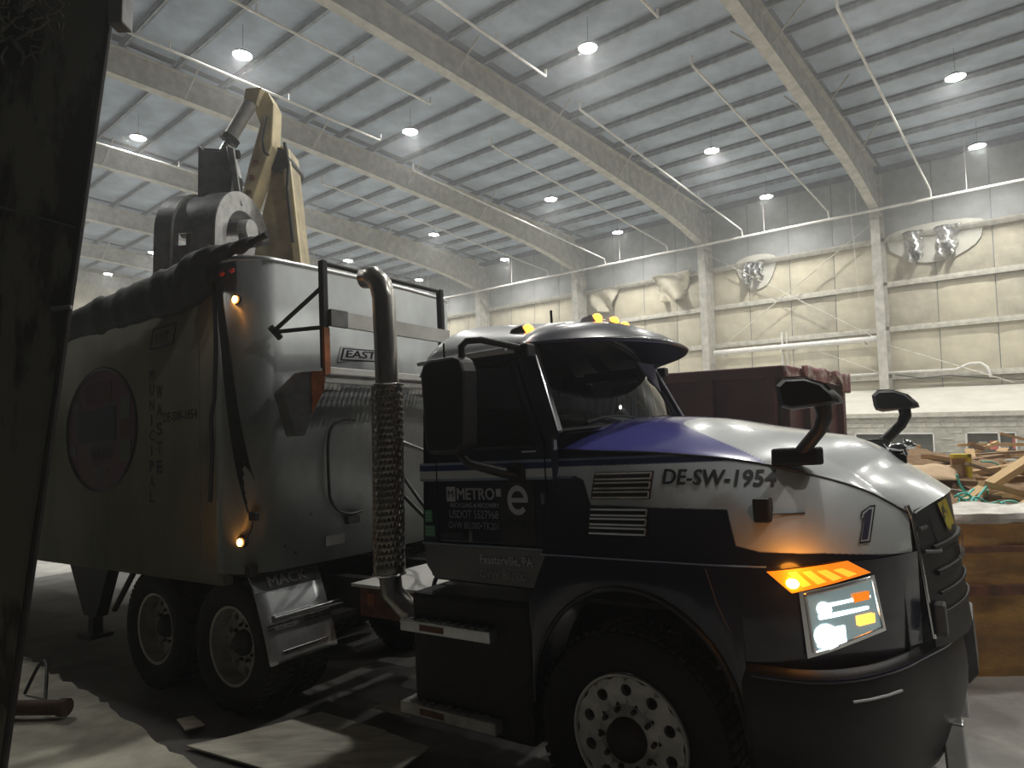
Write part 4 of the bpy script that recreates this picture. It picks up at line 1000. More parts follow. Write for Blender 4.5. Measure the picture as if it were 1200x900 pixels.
def shell(pts, z0, z1, name, m, nz=1):
    g = G(); vs = []
    for (x, y) in pts:
        for j in range(nz + 1): vs.append((x, y, lerp(z0, z1, j / nz)))
    k = nz + 1
    g.add(vs, [(i * k + j, (i + 1) * k + j, (i + 1) * k + j + 1, i * k + j + 1) for i in range(len(pts) - 1) for j in range(nz)])
    o = g.build(name, m, tl, smooth=50); md = o.modifiers.new('thick', 'SOLIDIFY'); md.thickness = .04; md.offset = 0
    return o
i0, i1 = 3, len(OUT) - 4
side = shell(OUT[:4], TZ0 - .06, TZ1, 'side_wall', M_trside)
shell(OUT[-4:], TZ0 - .06, TZ1, 'side_wall', M_trside)
front = shell(OUT[3:-3], TZ0, TZ1, 'front_wall', M_trfront)
G().tube([(x, y, TZ1) for x, y in OUT[3:-3]], .028, 8).build('top_rim', M_alu, front, smooth=60)
G().box((TX1, -1.25, TZ0 - .02), (TX0 - .05, 1.25, TZ0 + .06)).build('trailer_floor', M_dark, tl)
G().box((TX1, -TY, 1.0), (-3.35, -TY + .08, 1.12)).build('bottom_rail', M_trside, tl); G().box((TX1, TY - .08, 1.0), (-3.35, TY, 1.12)).build('bottom_rail', M_trside, tl)
G().box((TX1 - .04, -TY, 1.0), (TX1, TY, TZ1)).build('tail_gate', M_trside, tl)
for x in (-3.64, -6.9, -8.1, -9.3, -10.5, -11.7): G().box((x - .006, -TY - .024, 1.02), (x + .006, -TY - .018, TZ1 - .05)).build('panel_seam', M_greysteel, tl)
ldg = G().grid(lambda u, v: (lerp(-12.4, -3.5, u), lerp(-1.2, 1.2, v), 3.0 + .25 * sin(u * 31 + v * 4) * sin(v * 9) ), 40, 16); o = ldg.build('refuse_load', WOODS[2], tl); o['kind'] = 'stuff'
# tarp: rolled along the near top edge, with lumpy folds, hanging a little over the side
rnd = random.Random(4); nz_ = [rnd.uniform(-1, 1) for _ in range(80)]
def tarpf(u, v):
    x = lerp(-12.2, -3.38, u); t = 2 * pi * v; k = nz_[int(u * 60) % 60] * .015
    droop = .05 * sin(u * 23) + .02 * sin(u * 61)
    ry = .085 + k; rz = .19 + droop * .5 + k
    return (x, -TY - .03 + ry * cos(t), 3.47 + rz * sin(t) + .02 * sin(u * 40 + t))
tp = G().grid(tarpf, 120, 14).build('tarp_roll', M_tarp, tl, smooth=70)
def lump(u, v):                                   # bunched tarp end rising over the corner
    p0 = Vector((-3.95, -TY - .02, 3.52)); p1 = Vector((-2.86, -1.30, 3.64)); c = p0.lerp(p1, u); r = .15 * (1 - .45 * u) * (.5 + .5 * sin(pi * min(1, u * 1.3 + .12))) + .012 * sin(u * 30 + v * 17)
    return c + Vector((0, cos(2 * pi * v) * r, sin(2 * pi * v) * r + .05 * sin(pi * u)))
G().grid(lump, 26, 16).build('tarp_bundle', M_tarp, tl, smooth=70)
G().cyl((-3.15, -1.31, 3.62), (-2.70, -1.29, 3.67), .026, 10).build('tarp_bow_end', M_dark, tl, smooth=40)
for (x, z) in ((-3.28, 3.47), (-3.14, 3.47)): G().sphere((x, -TY - .03, z), (.035, .02, .02)).build('red_glint', M_red, tl, smooth=60)  # reflections of red light on the tarp end, modelled as coloured beads
G().tube([(-6.9, .9, 3.6), (-6.3, .95, 4.05), (-6.1, .95, 4.15)], .035, 8).build('tarp_arm', M_rust, tl, smooth=50)
G().cyl((-6.05, -.6, 3.55), (-6.42, -.6, 4.05), .032, 8).build('tarp_pole', mat('pole_olive', (.20, .16, .07), .6), tl)
# straps hanging at the near corner
for (pts, w) in (([(-3.40, 3.42), (-3.38, 2.9), (-3.41, 2.45), (-3.46, 2.35), (-3.45, 2.0), (-3.48, 1.65)], .024), ([(-3.33, 3.35), (-3.26, 2.9), (-3.19, 2.35), (-3.12, 1.9), (-3.05, 1.56)], .045)):
    def yy(x): 
        d = x - (TX0 - CR); return -TY + CR - sqrt(max(0, CR * CR - max(0, d) ** 2)) - .032
    g = G(); vs = []
    for k in range(25):
        z = lerp(pts[0][1], pts[-1][1], k / 24); x = interp(-z, [(-q, p) for p, q in pts])
        vs += [(x - w, yy(x - w), z), (x + w, yy(x + w), z)]
    g.add(vs, [(2 * k, 2 * k + 1, 2 * k + 3, 2 * k + 2) for k in range(24)]); o = g.build('hanging_strap', M_black, tl); md = o.modifiers.new('thick', 'SOLIDIFY'); md.thickness = .008
G().box((-3.08, -1.24, 1.50), (-2.99, -1.20, 1.57)).build('strap_ratchet', M_black, tl, bevel=.008)
G().tube([(-3.03, -1.23, 1.50), (-3.05, -1.24, 1.42), (-3.10, -1.26, 1.37)], .006, 6).build('strap_tail', M_black, tl)
# amber marker lamps on the corner
for (x, y, z) in ((-3.165, -1.262, 3.245), (-3.14, -1.262, 1.342)):
    b_ = G().cyl((x, y + .03, z), (x + .006, y - .012, z), .045, 14).build('marker_lamp', M_black, tl, smooth=40)
    G().sphere((x + .006, y - .018, z), (.030, .016, .030)).build('amber_bulb', M_ambhot, b_, smooth=60)
    ld = bpy.data.lights.new('marker_light', 'POINT'); ld.energy = .05; ld.color = (1, .30, .03); ld.shadow_soft_size = .03
    lo = bpy.data.objects.new('marker_light', ld); COL.objects.link(lo); lo.parent = b_; lo.location = (x + .03, y - .07, z)
# side lettering and the round decal
sy = lambda x, z: -TY - .021
for k, c in enumerate('MUNICIPAL'): lettering(c, -4.455 + (.02 if c == 'I' else 0), 2.72 - k * .135, .03 if c == 'I' else .085, .098, sy, M_decal, side, 'side_letter', .03)
for k, c in enumerate('WASTE'): lettering(c, -4.33, 2.555 - k * .165, .10, .11, sy, M_decal, side, 'side_letter', .03)
lettering('DE-SW-1954', -4.21, 2.33, .54, .085, sy, M_decal, side, 'side_lettering', .015)
lettering('EAST', -4.36, 3.05, .25, .085, sy, M_decal, side, 'maker_lettering', .03, .2)
pg = G().tube([(-4.44, -TY - .026, 3.01), (-4.05, -TY - .026, 3.01), (-3.99, -TY - .026, 3.18), (-4.38, -TY - .026, 3.18), (-4.44, -TY - .026, 3.01)], .010, 4); pg.build('maker_frame', M_decal, side)
cx, cz, rx, rz = -5.43, 2.34, .74, .60
disc = G().prism([(cx + rx * cos(2 * pi * k / 48), cz + rz * sin(2 * pi * k / 48)) for k in range(48)], lambda x, z: (x, -TY - .022, z), lambda x, z: (x, -TY - .010, z)).build('round_decal', M_logo, side)
G().tube([(cx + rx * cos(2 * pi * k / 48), -TY - .024, cz + rz * sin(2 * pi * k / 48)) for k in range(49)], .016, 5).build('decal_ring', M_decal, disc)
for (x0, x1, z0, z1, mm) in ((-5.0, -4.82, 2.42, 2.62, mat('logo_dull_grey', (.085, .085, .08), .6)), (-5.0, -4.80, 2.02, 2.22, mat('logo_dull_grey', (.085, .085, .08), .6)), (-5.0, -4.72, 2.23, 2.41, mat('decal_maroon', (.07, .02, .02), .6)), (-5.75, -5.2, 2.60, 2.80, mat('decal_maroon', (.07, .02, .02), .6)), (-5.9, -5.1, 2.22, 2.55, mat('decal_teal', (.015, .03, .032), .6)), (-6.05, -5.88, 2.55, 2.66, mat('logo_dull_grey', (.085, .085, .08), .6)), (-6.12, -5.95, 2.1, 2.2, mat('logo_dull_grey', (.085, .085, .08), .6))):
    G().box((x0, -TY - .027, z0), (x1, -TY - .0225, z1)).build('decal_print', mm, disc)
lettering('LITE', -5.62, 2.04, .46, .13, lambda x, z: -TY - .026, mat('logo_dull_grey', (.085, .085, .08), .6), disc, 'decal_lettering', .03)
G().box((-5.62, -TY - .027, 1.94), (-5.24, -TY - .0225, 1.965)).build('decal_print', mat('logo_dull_grey', (.085, .085, .08), .6), disc)
# front guard: posts, rail, upper board, grated platform
FX = -2.60
def tb(a, b, r=.022, name='guard_post', m=M_dark, p=None): return G().cyl(a, b, r, 8).build(name, m, p or tl)
G().box((FX - .03, -.885, 2.66), (FX + .03, -.835, 3.53)).build('guard_post', M_dark, tl, bevel=.006)
G().box((FX + .004, -.887, 2.60), (FX + .034, -.833, 2.98)).build('guard_post_orange', M_orange, tl)
G().box((FX - .03, .53, 2.7), (FX + .03, .58, 3.53)).build('guard_post', M_dark, tl, bevel=.006)
tb((FX, -.86, 3.51), (FX, .555, 3.51), .02, 'guard_rail')
tb((FX, -.85, 3.33), (FX - .30, -1.12, 2.96), .018, 'guard_brace'); tb((FX, -.85, 2.99), (FX - .30, -1.12, 2.96), .018, 'guard_brace'); tb((FX - .30, -1.14, 3.0), (FX - .30, -1.05, 2.92), .026, 'brace_foot')
ub = G().box((FX + .01, -.80, 3.0), (FX + .05, .62, 3.125)).build('upper_board', M_trwhite, tl)
G().box((FX + .02, -.835, 2.995), (FX + .06, -.665, 3.13)).build('perforated_end', M_greysteel, ub)
pf = G().box((FX - .02, -.88, 2.54), (FX + .02, .98, 2.67)); plat = pf.build('platform_fascia', M_trwhite, tl, bevel=.008)
G().box((FX - .38, -.86, 2.53), (FX - .34, .98, 2.66)).build('platform_rear', M_trwhite, tl)
gr_ = G()
for k in range(5):
    x = FX - .36 + k * .092; gr_.box((x, -.86, 2.60), (x + .036, .96, 2.612))
for k in range(36):
    y = -.85 + k * .051; gr_.box((FX - .36, y, 2.601), (FX + .02, y + .016, 2.611))
gr_.build('platform_grating', M_greysteel, tl)
es = G().prism([(-.50, 2.78), (.02, 2.80), (.06, 2.94), (-.46, 2.92)], lambda y, z: (TX0 + .066, y + .05, z), lambda y, z: (TX0 + .056, y + .05, z)).build('maker_sign', M_decalw, front)
es2 = G().prism([(-.475, 2.795), (.0, 2.812), (.035, 2.925), (-.44, 2.908)], lambda y, z: (TX0 + .070, y + .05, z), lambda y, z: (TX0 + .066, y + .05, z)).build('maker_sign_border', M_decal, front)
es3 = G().prism([(-.455, 2.807), (-.015, 2.823), (.015, 2.912), (-.425, 2.897)], lambda y, z: (TX0 + .073, y + .05, z), lambda y, z: (TX0 + .070, y + .05, z)).build('maker_sign_field', M_decalw, front)
vs, fs = text_geo('EAST', .37, .066, .03, .15); G().add([(TX0 + .0745, -.37 + a, 2.826 + b + .03 * a) for a, b in vs], fs).build('sign_lettering', M_decal, front, recalc=False)
# orange-edged wedge bracket under the platform corner
wb = G().prism([(-.0, 0), (-.20, .0), (-.42, -.16), (-.30, -.50), (-.20, -.50), (0, -.14)], lambda a, b: (FX + .02 + a * .45, -.90 + a * .55, 2.63 + b), lambda a, b: (FX - .10 + a * .45, -.90 + a * .55, 2.63 + b))
wbo = wb.build('wedge_bracket', M_greysteel, tl, bevel=.006)
G().prism([(.0, .0), (-.13, .0), (-.13, -.33), (0, -.14)], lambda a, b: (FX + .034 + a * .45, -.90 + a * .55, 2.63 + b), lambda a, b: (FX + .024 + a * .45, -.90 + a * .55, 2.63 + b)).build('orange_face', M_orange, wbo)
# hoses and junction box on the front wall
hz = [(-.62, 2.20), (-.52, 2.30), (-.40, 2.31)]
loop = [(-.30, 2.27), (-.45, 2.27), (-.56, 2.20), (-.60, 2.05), (-.60, 1.75), (-.585, 1.6), (-.50, 1.50), (-.38, 1.46), (-.25, 1.47)]
P = [Vector((TX0 + .09, y, z)) for y, z in loop]
def crom(P, n):
    out = []
    for k in range(n + 1):
        f = k / n * (len(P) - 1); i = min(int(f), len(P) - 2); t = f - i
        p = [P[max(0, min(len(P) - 1, i + d))] for d in (-1, 0, 1, 2)]
        out.append(.5 * ((2 * p[1]) + (p[2] - p[0]) * t + (2*p[0]-5*p[1]+4*p[2]-p[3]) * t*t + (-p[0]+3*p[1]-3*p[2]+p[3]) * t**3))
    return out
G().tube(crom(P, 40), .013, 8).build('looped_hose', M_black, front, smooth=60)
G().box((TX0 + .02, -.42, 1.38), (TX0 + .12, -.30, 1.44)).build('junction_box', M_dark, front)
G().box((TX0 + .02, -.62, 1.22), (TX0 + .06, -.28, 1.30)).build('hose_holder', M_greysteel, front)
for (y, z) in ((-.75, 1.5), (-1.0, 1.28), (-.9, 1.22), (-.2, 1.25), (-.5, 1.62)): G().sphere((TX0 + .035, y, z), .012, 8, 6).build('rivet', M_dark, front)
# landing gear, kingpin plate, rear bogie
for y in (-.85, .85):
    G().prism([(-7.2, 1.0), (-6.1, 1.0), (-6.45, .35), (-6.75, .35)], lambda x, z: (x, y - .06, z), lambda x, z: (x, y + .06, z)).build('landing_leg', M_dark, tl)
    G().cyl((-6.15, y, .45), (-5.6, y, 1.0), .03, 8).build('landing_brace', M_dark, tl)
    G().box((-6.75, y - .12, .12), (-6.45, y + .12, .16)).build('landing_foot', M_dark, tl); G().box((-6.66, y - .05, .14), (-6.54, y + .05, .4)).build('landing_leg', M_dark, tl)
G().box((-5.0, -.9, 1.06), (-3.1, .9, 1.1)).build('coupler_plate', M_dark, tl)

# =================================================================== EXCAVATOR
ev = Vector((-3.25, 12.4, 0)); fz0 = -.05
exv = thing('excavator', 'cream excavator arm with dark steel grapple bucket raised behind the trailer', 'excavator', loc=(0, 0, 0))
def T(p): return Vector(p)
def beam(name, prof, y0, y1, m, p=exv, bev=.02, skew=0.0):
    return G().prism(prof, lambda x, z: (x, y0 + skew * z, z), lambda x, z: (x, y1 + skew * z, z)).build(name, m, p, bevel=bev)
# boom rises from behind the trailer to the elbow
boom = beam('boom', [(-3.93, 6.95), (-3.74, 6.85), (-3.46, 4.4), (-3.1, 2.2), (-3.25, 1.5), (-4.0, 1.5), (-4.50, 4.0), (-4.22, 5.6)], 10.75, 11.25, M_tan)
beam('boom_lit_edge', [(-3.86, 6.75), (-3.73, 6.84), (-3.44, 4.4), (-3.08, 2.2), (-3.22, 2.2), (-3.56, 4.4)], 10.66, 10.75, M_cream, boom, .01)  # brightly lit boom edge, drawn as a strip of the lighter cream
G().cyl((-3.90, 10.6, 6.62), (-3.90, 11.4, 6.62), .20, 18).build('elbow_pin', M_dark, boom, smooth=40)
G().tube([(-3.78, 10.62, 6.9), (-3.70, 10.6, 6.5), (-3.72, 10.6, 6.1), (-3.62, 10.62, 5.2)], .03, 8).build('hydraulic_hose', M_black, boom, smooth=60)
# stick from the tip down to the bucket pin
stick = beam('stick', [(-4.42, 7.62), (-4.10, 7.66), (-4.00, 7.45), (-4.02, 6.75), (-4.12, 6.45), (-4.38, 5.65), (-4.52, 5.25), (-4.62, 5.35), (-4.40, 6.4), (-4.22, 7.1)], 10.35, 10.75, M_cream, exv, .02)
for (x, z) in ((-4.33, 6.2), (-4.28, 6.45), (-4.38, 5.95)): G().box((x - .04, 10.31, z - .03), (x + .04, 10.36, z + .03)).build('hose_clamp', M_rust, stick)
G().tube([(-4.1, 10.32, 7.2), (-4.16, 10.3, 6.8), (-4.12, 10.3, 6.6), (-4.05, 10.3, 6.55)], .022, 8).build('hydraulic_hose', M_black, stick, smooth=60)
stick.location.x = .13
tip = beam('stick_tip_lug', [(-4.45, 7.30), (-4.22, 7.34), (-4.14, 7.64), (-4.40, 7.62)], 10.18, 10.32, M_tan, stick, .015)
cyl_ = G().cyl((-4.34, 10.22, 7.38), (-4.64, 10.12, 6.72), .11, 18).build('hydraulic_cylinder', mat('cylinder_grey', (.42, .42, .41), .4, metal=.4, var=.25), exv, smooth=40)
cyl_.location.x = .14
G().cyl((-4.60, 10.13, 6.78), (-4.645, 10.12, 6.70), .15, 18).build('gland', M_dark, cyl_, smooth=40)
G().cyl((-4.64, 10.12, 6.72), (-4.74, 10.09, 6.5), .055, 12).build('rod', M_chrome, cyl_, smooth=40)
lk = beam('bucket_linkage', [(-5.06, 6.55), (-4.98, 6.46), (-4.72, 6.44), (-4.62, 6.52), (-4.50, 6.05), (-4.55, 5.55), (-5.05, 5.55)], 9.85, 10.25, M_bucket, exv, .02)
lk.location.x = .20
G().cyl((-5.07, 10.05, 6.50), (-4.5, 10.05, 6.46), .07, 12).build('link_pin', M_dark, lk, smooth=40)
beam('side_link', [(-4.58, 6.50), (-4.48, 6.45), (-4.34, 5.55), (-4.42, 5.50)], 9.8, 9.86, M_greysteel, lk, .01)
# grapple bucket: two broad curved tines, recessed middle, cross tube
WD = Vector((.985, -.16, 0)).normalized(); PD = Vector((.16, .985, 0)).normalized(); BC = Vector((-4.62, 10.0, 5.02))

def tine(name, w0, w1, ro, ri, drop, t1, m, n=22, p=exv):
    """a broad curved tine: hangs straight down towards the camera, then arcs over the top"""
    path = [(-1, -drop + drop * k / 5) for k in range(5)] + [(cos(t), sin(t)) for t in [lerp(pi, t1, k / n) for k in range(n + 1)]]
    g = G(); vs = []; N2 = len(path) - 1
    for k, (a, b) in enumerate(path):
        th = lerp(1, .7, abs(2 * k / N2 - 1) ** 4)
        arc = k >= 5
        for w in (w0, w1):
            for r in (ro, lerp(ro, ri, th)):
                q = BC + WD * w + PD * (a * r) + Vector((0, 0, b * r if arc else b)); vs.append(q)
    fs = []
    for k in range(N2):
        i, j = 4 * k, 4 * k + 4
        fs += [(i, j, j + 2, i + 2), (i + 1, i + 3, j + 3, j + 1), (i, i + 1, j + 1, j), (i + 2, j + 2, j + 3, i + 3)]
    fs += [(0, 2, 3, 1), (4 * N2, 4 * N2 + 1, 4 * N2 + 3, 4 * N2 + 2)]
    g.add(vs, fs); return g.build(name, m, p, smooth=40)
bk1 = tine('grapple_tine', -.50, -.22, .74, .56, 1.5, radians(25), M_bucket)
bk2 = tine('grapple_tine', .12, .47, .74, .46, 1.5, radians(10), M_bucket)
tine('wear_edge', .465, .49, .745, .46, 1.3, radians(15), M_bucketedge, p=bk2); tine('wear_edge', -.225, -.21, .748, .70, 1.3, radians(35), M_bucketedge, p=bk1)
tine('bucket_shell', -.24, .14, .70, .64, .05, radians(30), M_bucket)
def wb_(w, a, b): return BC + WD * w + PD * a + Vector((0, 0, b))
G().cyl(wb_(-.45, -.15, .15), wb_(.6, -.15, .15), .11, 14).build('cross_tube', M_bucket, exv, smooth=40)
G().cyl(wb_(.52, -.1, .12), wb_(.68, -.1, .12), .17, 16).build('pin_boss', M_bucketedge, exv, smooth=40)
G().cyl(wb_(-.06, -.55, .15), wb_(-.03, -.6, -.62), .045, 8).build('grapple_strut', M_bucket, exv); G().cyl(wb_(.58, -.2, .1), wb_(.56, -.25, -.7), .05, 8).build('grapple_strut', M_bucket, exv)
g = G()
for (a, b, c, d) in ((-.36, -.62, .2, -.30),):
    g.add([wb_(-.24, -.66, -.22), wb_(.14, -.66, -.22), wb_(.14, -.72, -.75), wb_(-.24, -.72, -.75), wb_(-.24, -.62, -.22), wb_(.14, -.62, -.22), wb_(.14, -.68, -.75), wb_(-.24, -.68, -.75)], [(0, 1, 2, 3), (7, 6, 5, 4), (0, 4, 5, 1), (1, 5, 6, 2), (2, 6, 7, 3), (3, 7, 4, 0)])
g.build('lower_plate', M_bucket, exv)
# body on tracks, standing behind the trailer
bd = G().box((-4.4, 11.2, 1.15), (-1.3, 14.0, 2.5)).build('machine_house', M_cream, exv, bevel=.08)
G().box((-4.3, 11.3, 1.3), (-3.3, 12.4, 3.1)).build('operator_cab', M_tan, exv, bevel=.06)
for y in (11.1, 13.5):
    g = G(); pr = [(-4.9, .12), (-4.6, -.45), (-1.2, -.45), (-.9, .12), (-1.2, .55), (-4.6, .55)]
    g.prism(pr, lambda x, z: (x, y, z), lambda x, z: (x, y + .6, z)); g.build('track', M_dark, exv, bevel=.04)
G().cyl((-2.9, 12.6, .4), (-2.9, 12.6, 1.2), .8, 20).build('slew_ring', M_dark, exv)

# =================================================================== MAROON CONTAINER
cn = thing('container', 'maroon steel roll-off container standing behind the truck hood', 'container', mw=hallM)
ca0, ca1, cb0, cb1, cz1 = 2.72, 7.0, 8.2, 10.9, 2.78
G().box((ca0, -cb0 - .06, .1), (ca1, -cb0, cz1)).build('side_wall', M_maroon, cn)
G().box((ca0, -cb1, .1), (ca0 + .06, -cb0, cz1)).build('end_wall', M_maroon, cn)
G().box((ca0, -cb1, .1), (ca1, -cb1 + .06, cz1)).build('side_wall', M_maroon, cn)
G().box((ca1 - .06, -cb1, .1), (ca1, -cb0, cz1)).build('end_wall', M_maroon, cn)
G().box((ca0, -cb1, .1), (ca1, -cb0, .22)).build('container_floor', M_maroon, cn)
for k in range(6):
    a = ca0 + .04 + k * .78
    G().box((a, -cb0, .1), (a + .16, -cb0 + .10, cz1 - .1)).build('rib', M_maroon, cn)
for k in range(4):
    b = cb0 + .05 + k * .82; G().box((ca0 - .09, -b - .14, .1), (ca0, -b, cz1 - .12)).build('rib', M_maroon, cn)
for (mn, mx) in (((ca0 - .1, -cb0 - .02, cz1 - .14), (ca1 + .05, -cb0 + .12, cz1)), ((ca0 - .12, -cb1 - .05, cz1 - .14), (ca0 + .04, -cb0 + .12, cz1))): G().box(mn, mx).build('top_rail', M_maroonworn if mn[0] < ca0 - .11 else M_maroon, cn, bevel=.02)
g = G().grid(lambda u, v: (ca0 - .14 + .03 * sin(u * 17) * v, lerp(-cb1, -cb0 - .4, u), cz1 + .03 - .30 * v * (.6 + .4 * sin(u * 9 + 1)) + .012 * sin(u * 23)), 30, 6).build('torn_tarp', M_maroonworn, cn, smooth=60); md = g.modifiers.new('thick', 'SOLIDIFY'); md.thickness = .02
G().cyl((ca0 - .12, -cb0 - .8, 1.45), (ca0 - .12, -cb0 - .9, 2.0), .05, 8).build('door_bar', M_maroonworn, cn)

# =================================================================== BARRIER WALL AND TIMBER PILE
bar = thing('push_wall', 'rust-stained low concrete push wall with crumbling pale cap in front of the debris', 'wall', loc=(3.0, 5.15, .09), rotz=radians(2))
rnd = random.Random(12)
def rough(name, x0, x1, y0, y1, z0, z1, m, amp, nx=34, nz=10, p=bar):
    g = G(); off = {}
    def j(i, k): return off.setdefault((i, k), rnd.uniform(-amp, amp))
    def face(fn, a, b):
        g.grid(fn, a, b)
    ring = []
    for i in range(nx + 1):
        x = lerp(x0, x1, i / nx); row = []
        for k in range(nz + 1): row.append((x, y0 + j(i, k), lerp(z0, z1, k / nz)))
        row.append((x, lerp(y0, y1, .5), z1 + j(i, 99) * .8)); row.append((x, y1, z1 + j(i, 98) * .8)); row.append((x, y1, z0)); ring.append(row)
    m_ = len(ring[0]); vs = [p_ for r in ring for p_ in r]
    fs = [(i * m_ + k, (i + 1) * m_ + k, (i + 1) * m_ + (k + 1) % m_, i * m_ + (k + 1) % m_) for i in range(nx) for k in range(m_)] + [tuple(range(m_)), tuple(range(nx * m_, nx * m_ + m_))]
    g.add(vs, fs); return g.build(name, m, p, smooth=45)
rough('wall_body', -.35, 6.0, 0, .55, 0, 1.17, M_barrier, .025)
rough('wall_cap', -.35, 6.0, -.03, .58, 1.17, 1.25, M_barriercap, .03, 44, 2)
for (x0, x1, z0, z1) in ((-.3, 1.6, .62, .70), (.2, 2.6, .95, 1.0)): G().box((x0, -.03, z0), (x1, .02, z1)).build('rusty_strip', M_rust, bar, bevel=.008)
# a dark mound of broken wood under the loose boards
def mound(u, v):
    x = lerp(2.2, 13, u); y = lerp(5.9, 15, v); h = 1.05 + .75 * sin(pi * min(1, max(0, (v * 1.1)))) ** 1.2 * (.55 + .45 * sin(u * 5 + 1.0)) + .12 * sin(u * 60) * sin(v * 53)
    return (x, y, h if 0 < u < 1 and 0 < v < 1 else .1)
md_ = G().grid(mound, 60, 44).build('debris_mound', WOODS[2], None, smooth=20); tag(md_, 'brown heap of shredded timber filling the bay behind the push wall', 'debris', kind='stuff')
pl_me = {}
def plank_mesh(i):
    if i not in pl_me: pl_me[i] = G().box((-.5, -.5, -.5), (.5, .5, .5)).mesh('timber_plank', WOODS[i])
    return pl_me[i]
def world_at(px, py, Y):
    d = _r2 * ((px - 600) / FPX) + _u2 * ((450 - py) / FPX) + _f
    return Vector((0, 0, CAM_H)) + d * (Y / d.y)
def plank(p, q, w, th, mi, lab=None):
    p = Vector(p); q = Vector(q); d = q - p
    o = bpy.data.objects.new('timber_plank', plank_mesh(mi)); COL.objects.link(o)
    o.location = (p + q) / 2; o.rotation_mode = 'QUATERNION'; o.rotation_quaternion = d.to_track_quat('X', 'Z'); o.scale = (d.length, w, th)
    tag(o, lab or 'broken timber plank lying loose in the debris heap', 'plank', 'loose planks in the debris heap'); return o
named = [((1130, 588), (1214, 534), 6.5, 6.9, .12, .07, 0, 'longest pale plank slanting up to the right edge over the heap'),
         ((1150, 566), (1215, 583), 6.35, 6.3, .10, .05, 0, 'pale plank sloping down to the right edge below the slanting plank'),
         ((1186, 603), (1215, 585), 6.0, 6.1, .12, .05, 0, 'short pale plank end at the right edge just above the wall cap'),
         ((1118, 598), (1172, 590), 6.2, 6.3, .10, .04, 1, 'tan plank lying level just above the wall cap'),
         ((1118, 603), (1145, 602), 5.7, 5.7, .16, .07, 2, 'brown beam resting on the wall cap beside the grille'),
         ((1146, 604), (1170, 604), 5.7, 5.7, .16, .06, 3, 'grey block resting on the wall cap right of the brown beam'),
         ((1062, 532), (1100, 534), 12.5, 12.2, .25, .12, 1, 'tan board on top of the heap behind the hood ornament'),
         ((1064, 525), (1078, 527), 13.5, 13.4, .3, .18, 1, 'stubby tan board end behind the hood ornament'),
         ((1150, 563), (1200, 561), 7.0, 7.1, .14, .06, 1, 'tan plank lying flat under the slanting plank')]
for (p, q, Y0, Y1, w, th, mi, lab) in named: plank(world_at(*p, Y0), world_at(*q, Y1), w, th, mi, lab)
rnd = random.Random(21)
for k in range(130):
    Y = 5.95 + 6.5 * rnd.random() ** 1.3; X = Y * rnd.uniform(.64, 1.08)
    zt = interp(Y, [(5.9, 1.22), (7, 1.48), (8.5, 1.62), (10, 1.66), (13, 1.62)]) + rnd.uniform(-.24, .03) + .14 * (X / Y - .8)
    L_ = rnd.uniform(.35, 1.5); az = rnd.gauss(.2, .7); el = rnd.gauss(0, .16)
    d = Vector((cos(az) * cos(el), sin(az) * cos(el), sin(el))) * L_ / 2; c = Vector((X, Y, zt))
    mi = rnd.choice([0, 0, 1, 1, 2, 2, 3]); w_ = rnd.uniform(.05, .16)
    lab = '%s %s %s plank %s, %s' % ('long' if L_ > .95 else 'short', ['pale', 'tan', 'dark brown', 'grey'][mi], 'broad' if w_ > .105 else 'narrow',
        'just behind the push wall' if Y < 7.2 else ('in the middle of the debris heap' if Y < 9.2 else 'at the back of the debris heap'), 'towards the right edge' if X / Y > .8 else 'towards the truck grille')
    plank(c - d, c + d, w_, rnd.uniform(.02, .06), mi, lab)
cb = G().grid(lambda u, v: tuple(world_at(lerp(1066, 1122, u), lerp(562, 545, v) - 11 * sin(pi * min(1, v * 1.2)) * sin(pi * u) ** .8, lerp(7.0, 8.0, v))), 16, 10).build('cardboard_sheet', M_card, None, smooth=60)
tag(cb, 'bent tan cardboard sheet on the heap between hood ornament and yellow frame', 'cardboard'); md = cb.modifiers.new('thick', 'SOLIDIFY'); md.thickness = .012
yb = thing('yellow_frame', 'bright yellow plastic frame standing upright on the timber heap', 'frame', loc=world_at(1125, 549, 7.6))
for (mn, mx) in (((-.09, -.04, .12), (.12, .04, .17)), ((.06, -.04, -.12), (.12, .04, .17))): G().box(mn, mx).build('bar', M_yellow, yb, bevel=.01)
G().box((-.09, .0, -.1), (.06, .03, .12)).build('panel', M_card, yb)
straps = [([(1121, 556), (1125, 568), (1133, 578), (1141, 585)], 6.0, 'teal strap curling up from the heap left of the tangle'), ([(1119, 582), (1126, 578), (1134, 579), (1142, 586), (1144, 590)], 5.95, 'teal strap arching over the middle of the tangle'),
          ([(1124, 596), (1125, 584), (1133, 580), (1141, 573)], 5.95, 'teal strap crossing the tangle upwards'), ([(1137, 592), (1141, 583), (1150, 585), (1160, 590), (1168, 588)], 5.95, 'teal strap waving to the right of the tangle'),
          ([(1158, 574), (1155, 585), (1154, 592)], 6.5, 'short upright teal strap in the middle of the heap'), ([(1152, 594), (1165, 594), (1178, 598), (1182, 596), (1176, 590), (1170, 587)], 5.9, 'teal strap looping near the wall cap on the right'),
          ([(1150, 541), (1160, 541), (1170, 545), (1172, 552), (1169, 565), (1166, 567)], 8.0, 'pale teal strap hanging over the slanting plank'), ([(1172, 590), (1180, 587), (1190, 588), (1194, 592), (1192, 597)], 5.9, 'white-edged strap loop near the right edge'),
          ([(1121, 580), (1130, 586), (1140, 590), (1148, 580), (1156, 570)], 5.95, 'teal strap lying diagonally behind the tangle'), ([(1128, 590), (1136, 594), (1146, 590), (1138, 584), (1130, 588)], 5.95, 'teal strap knotted at the bottom of the tangle')]
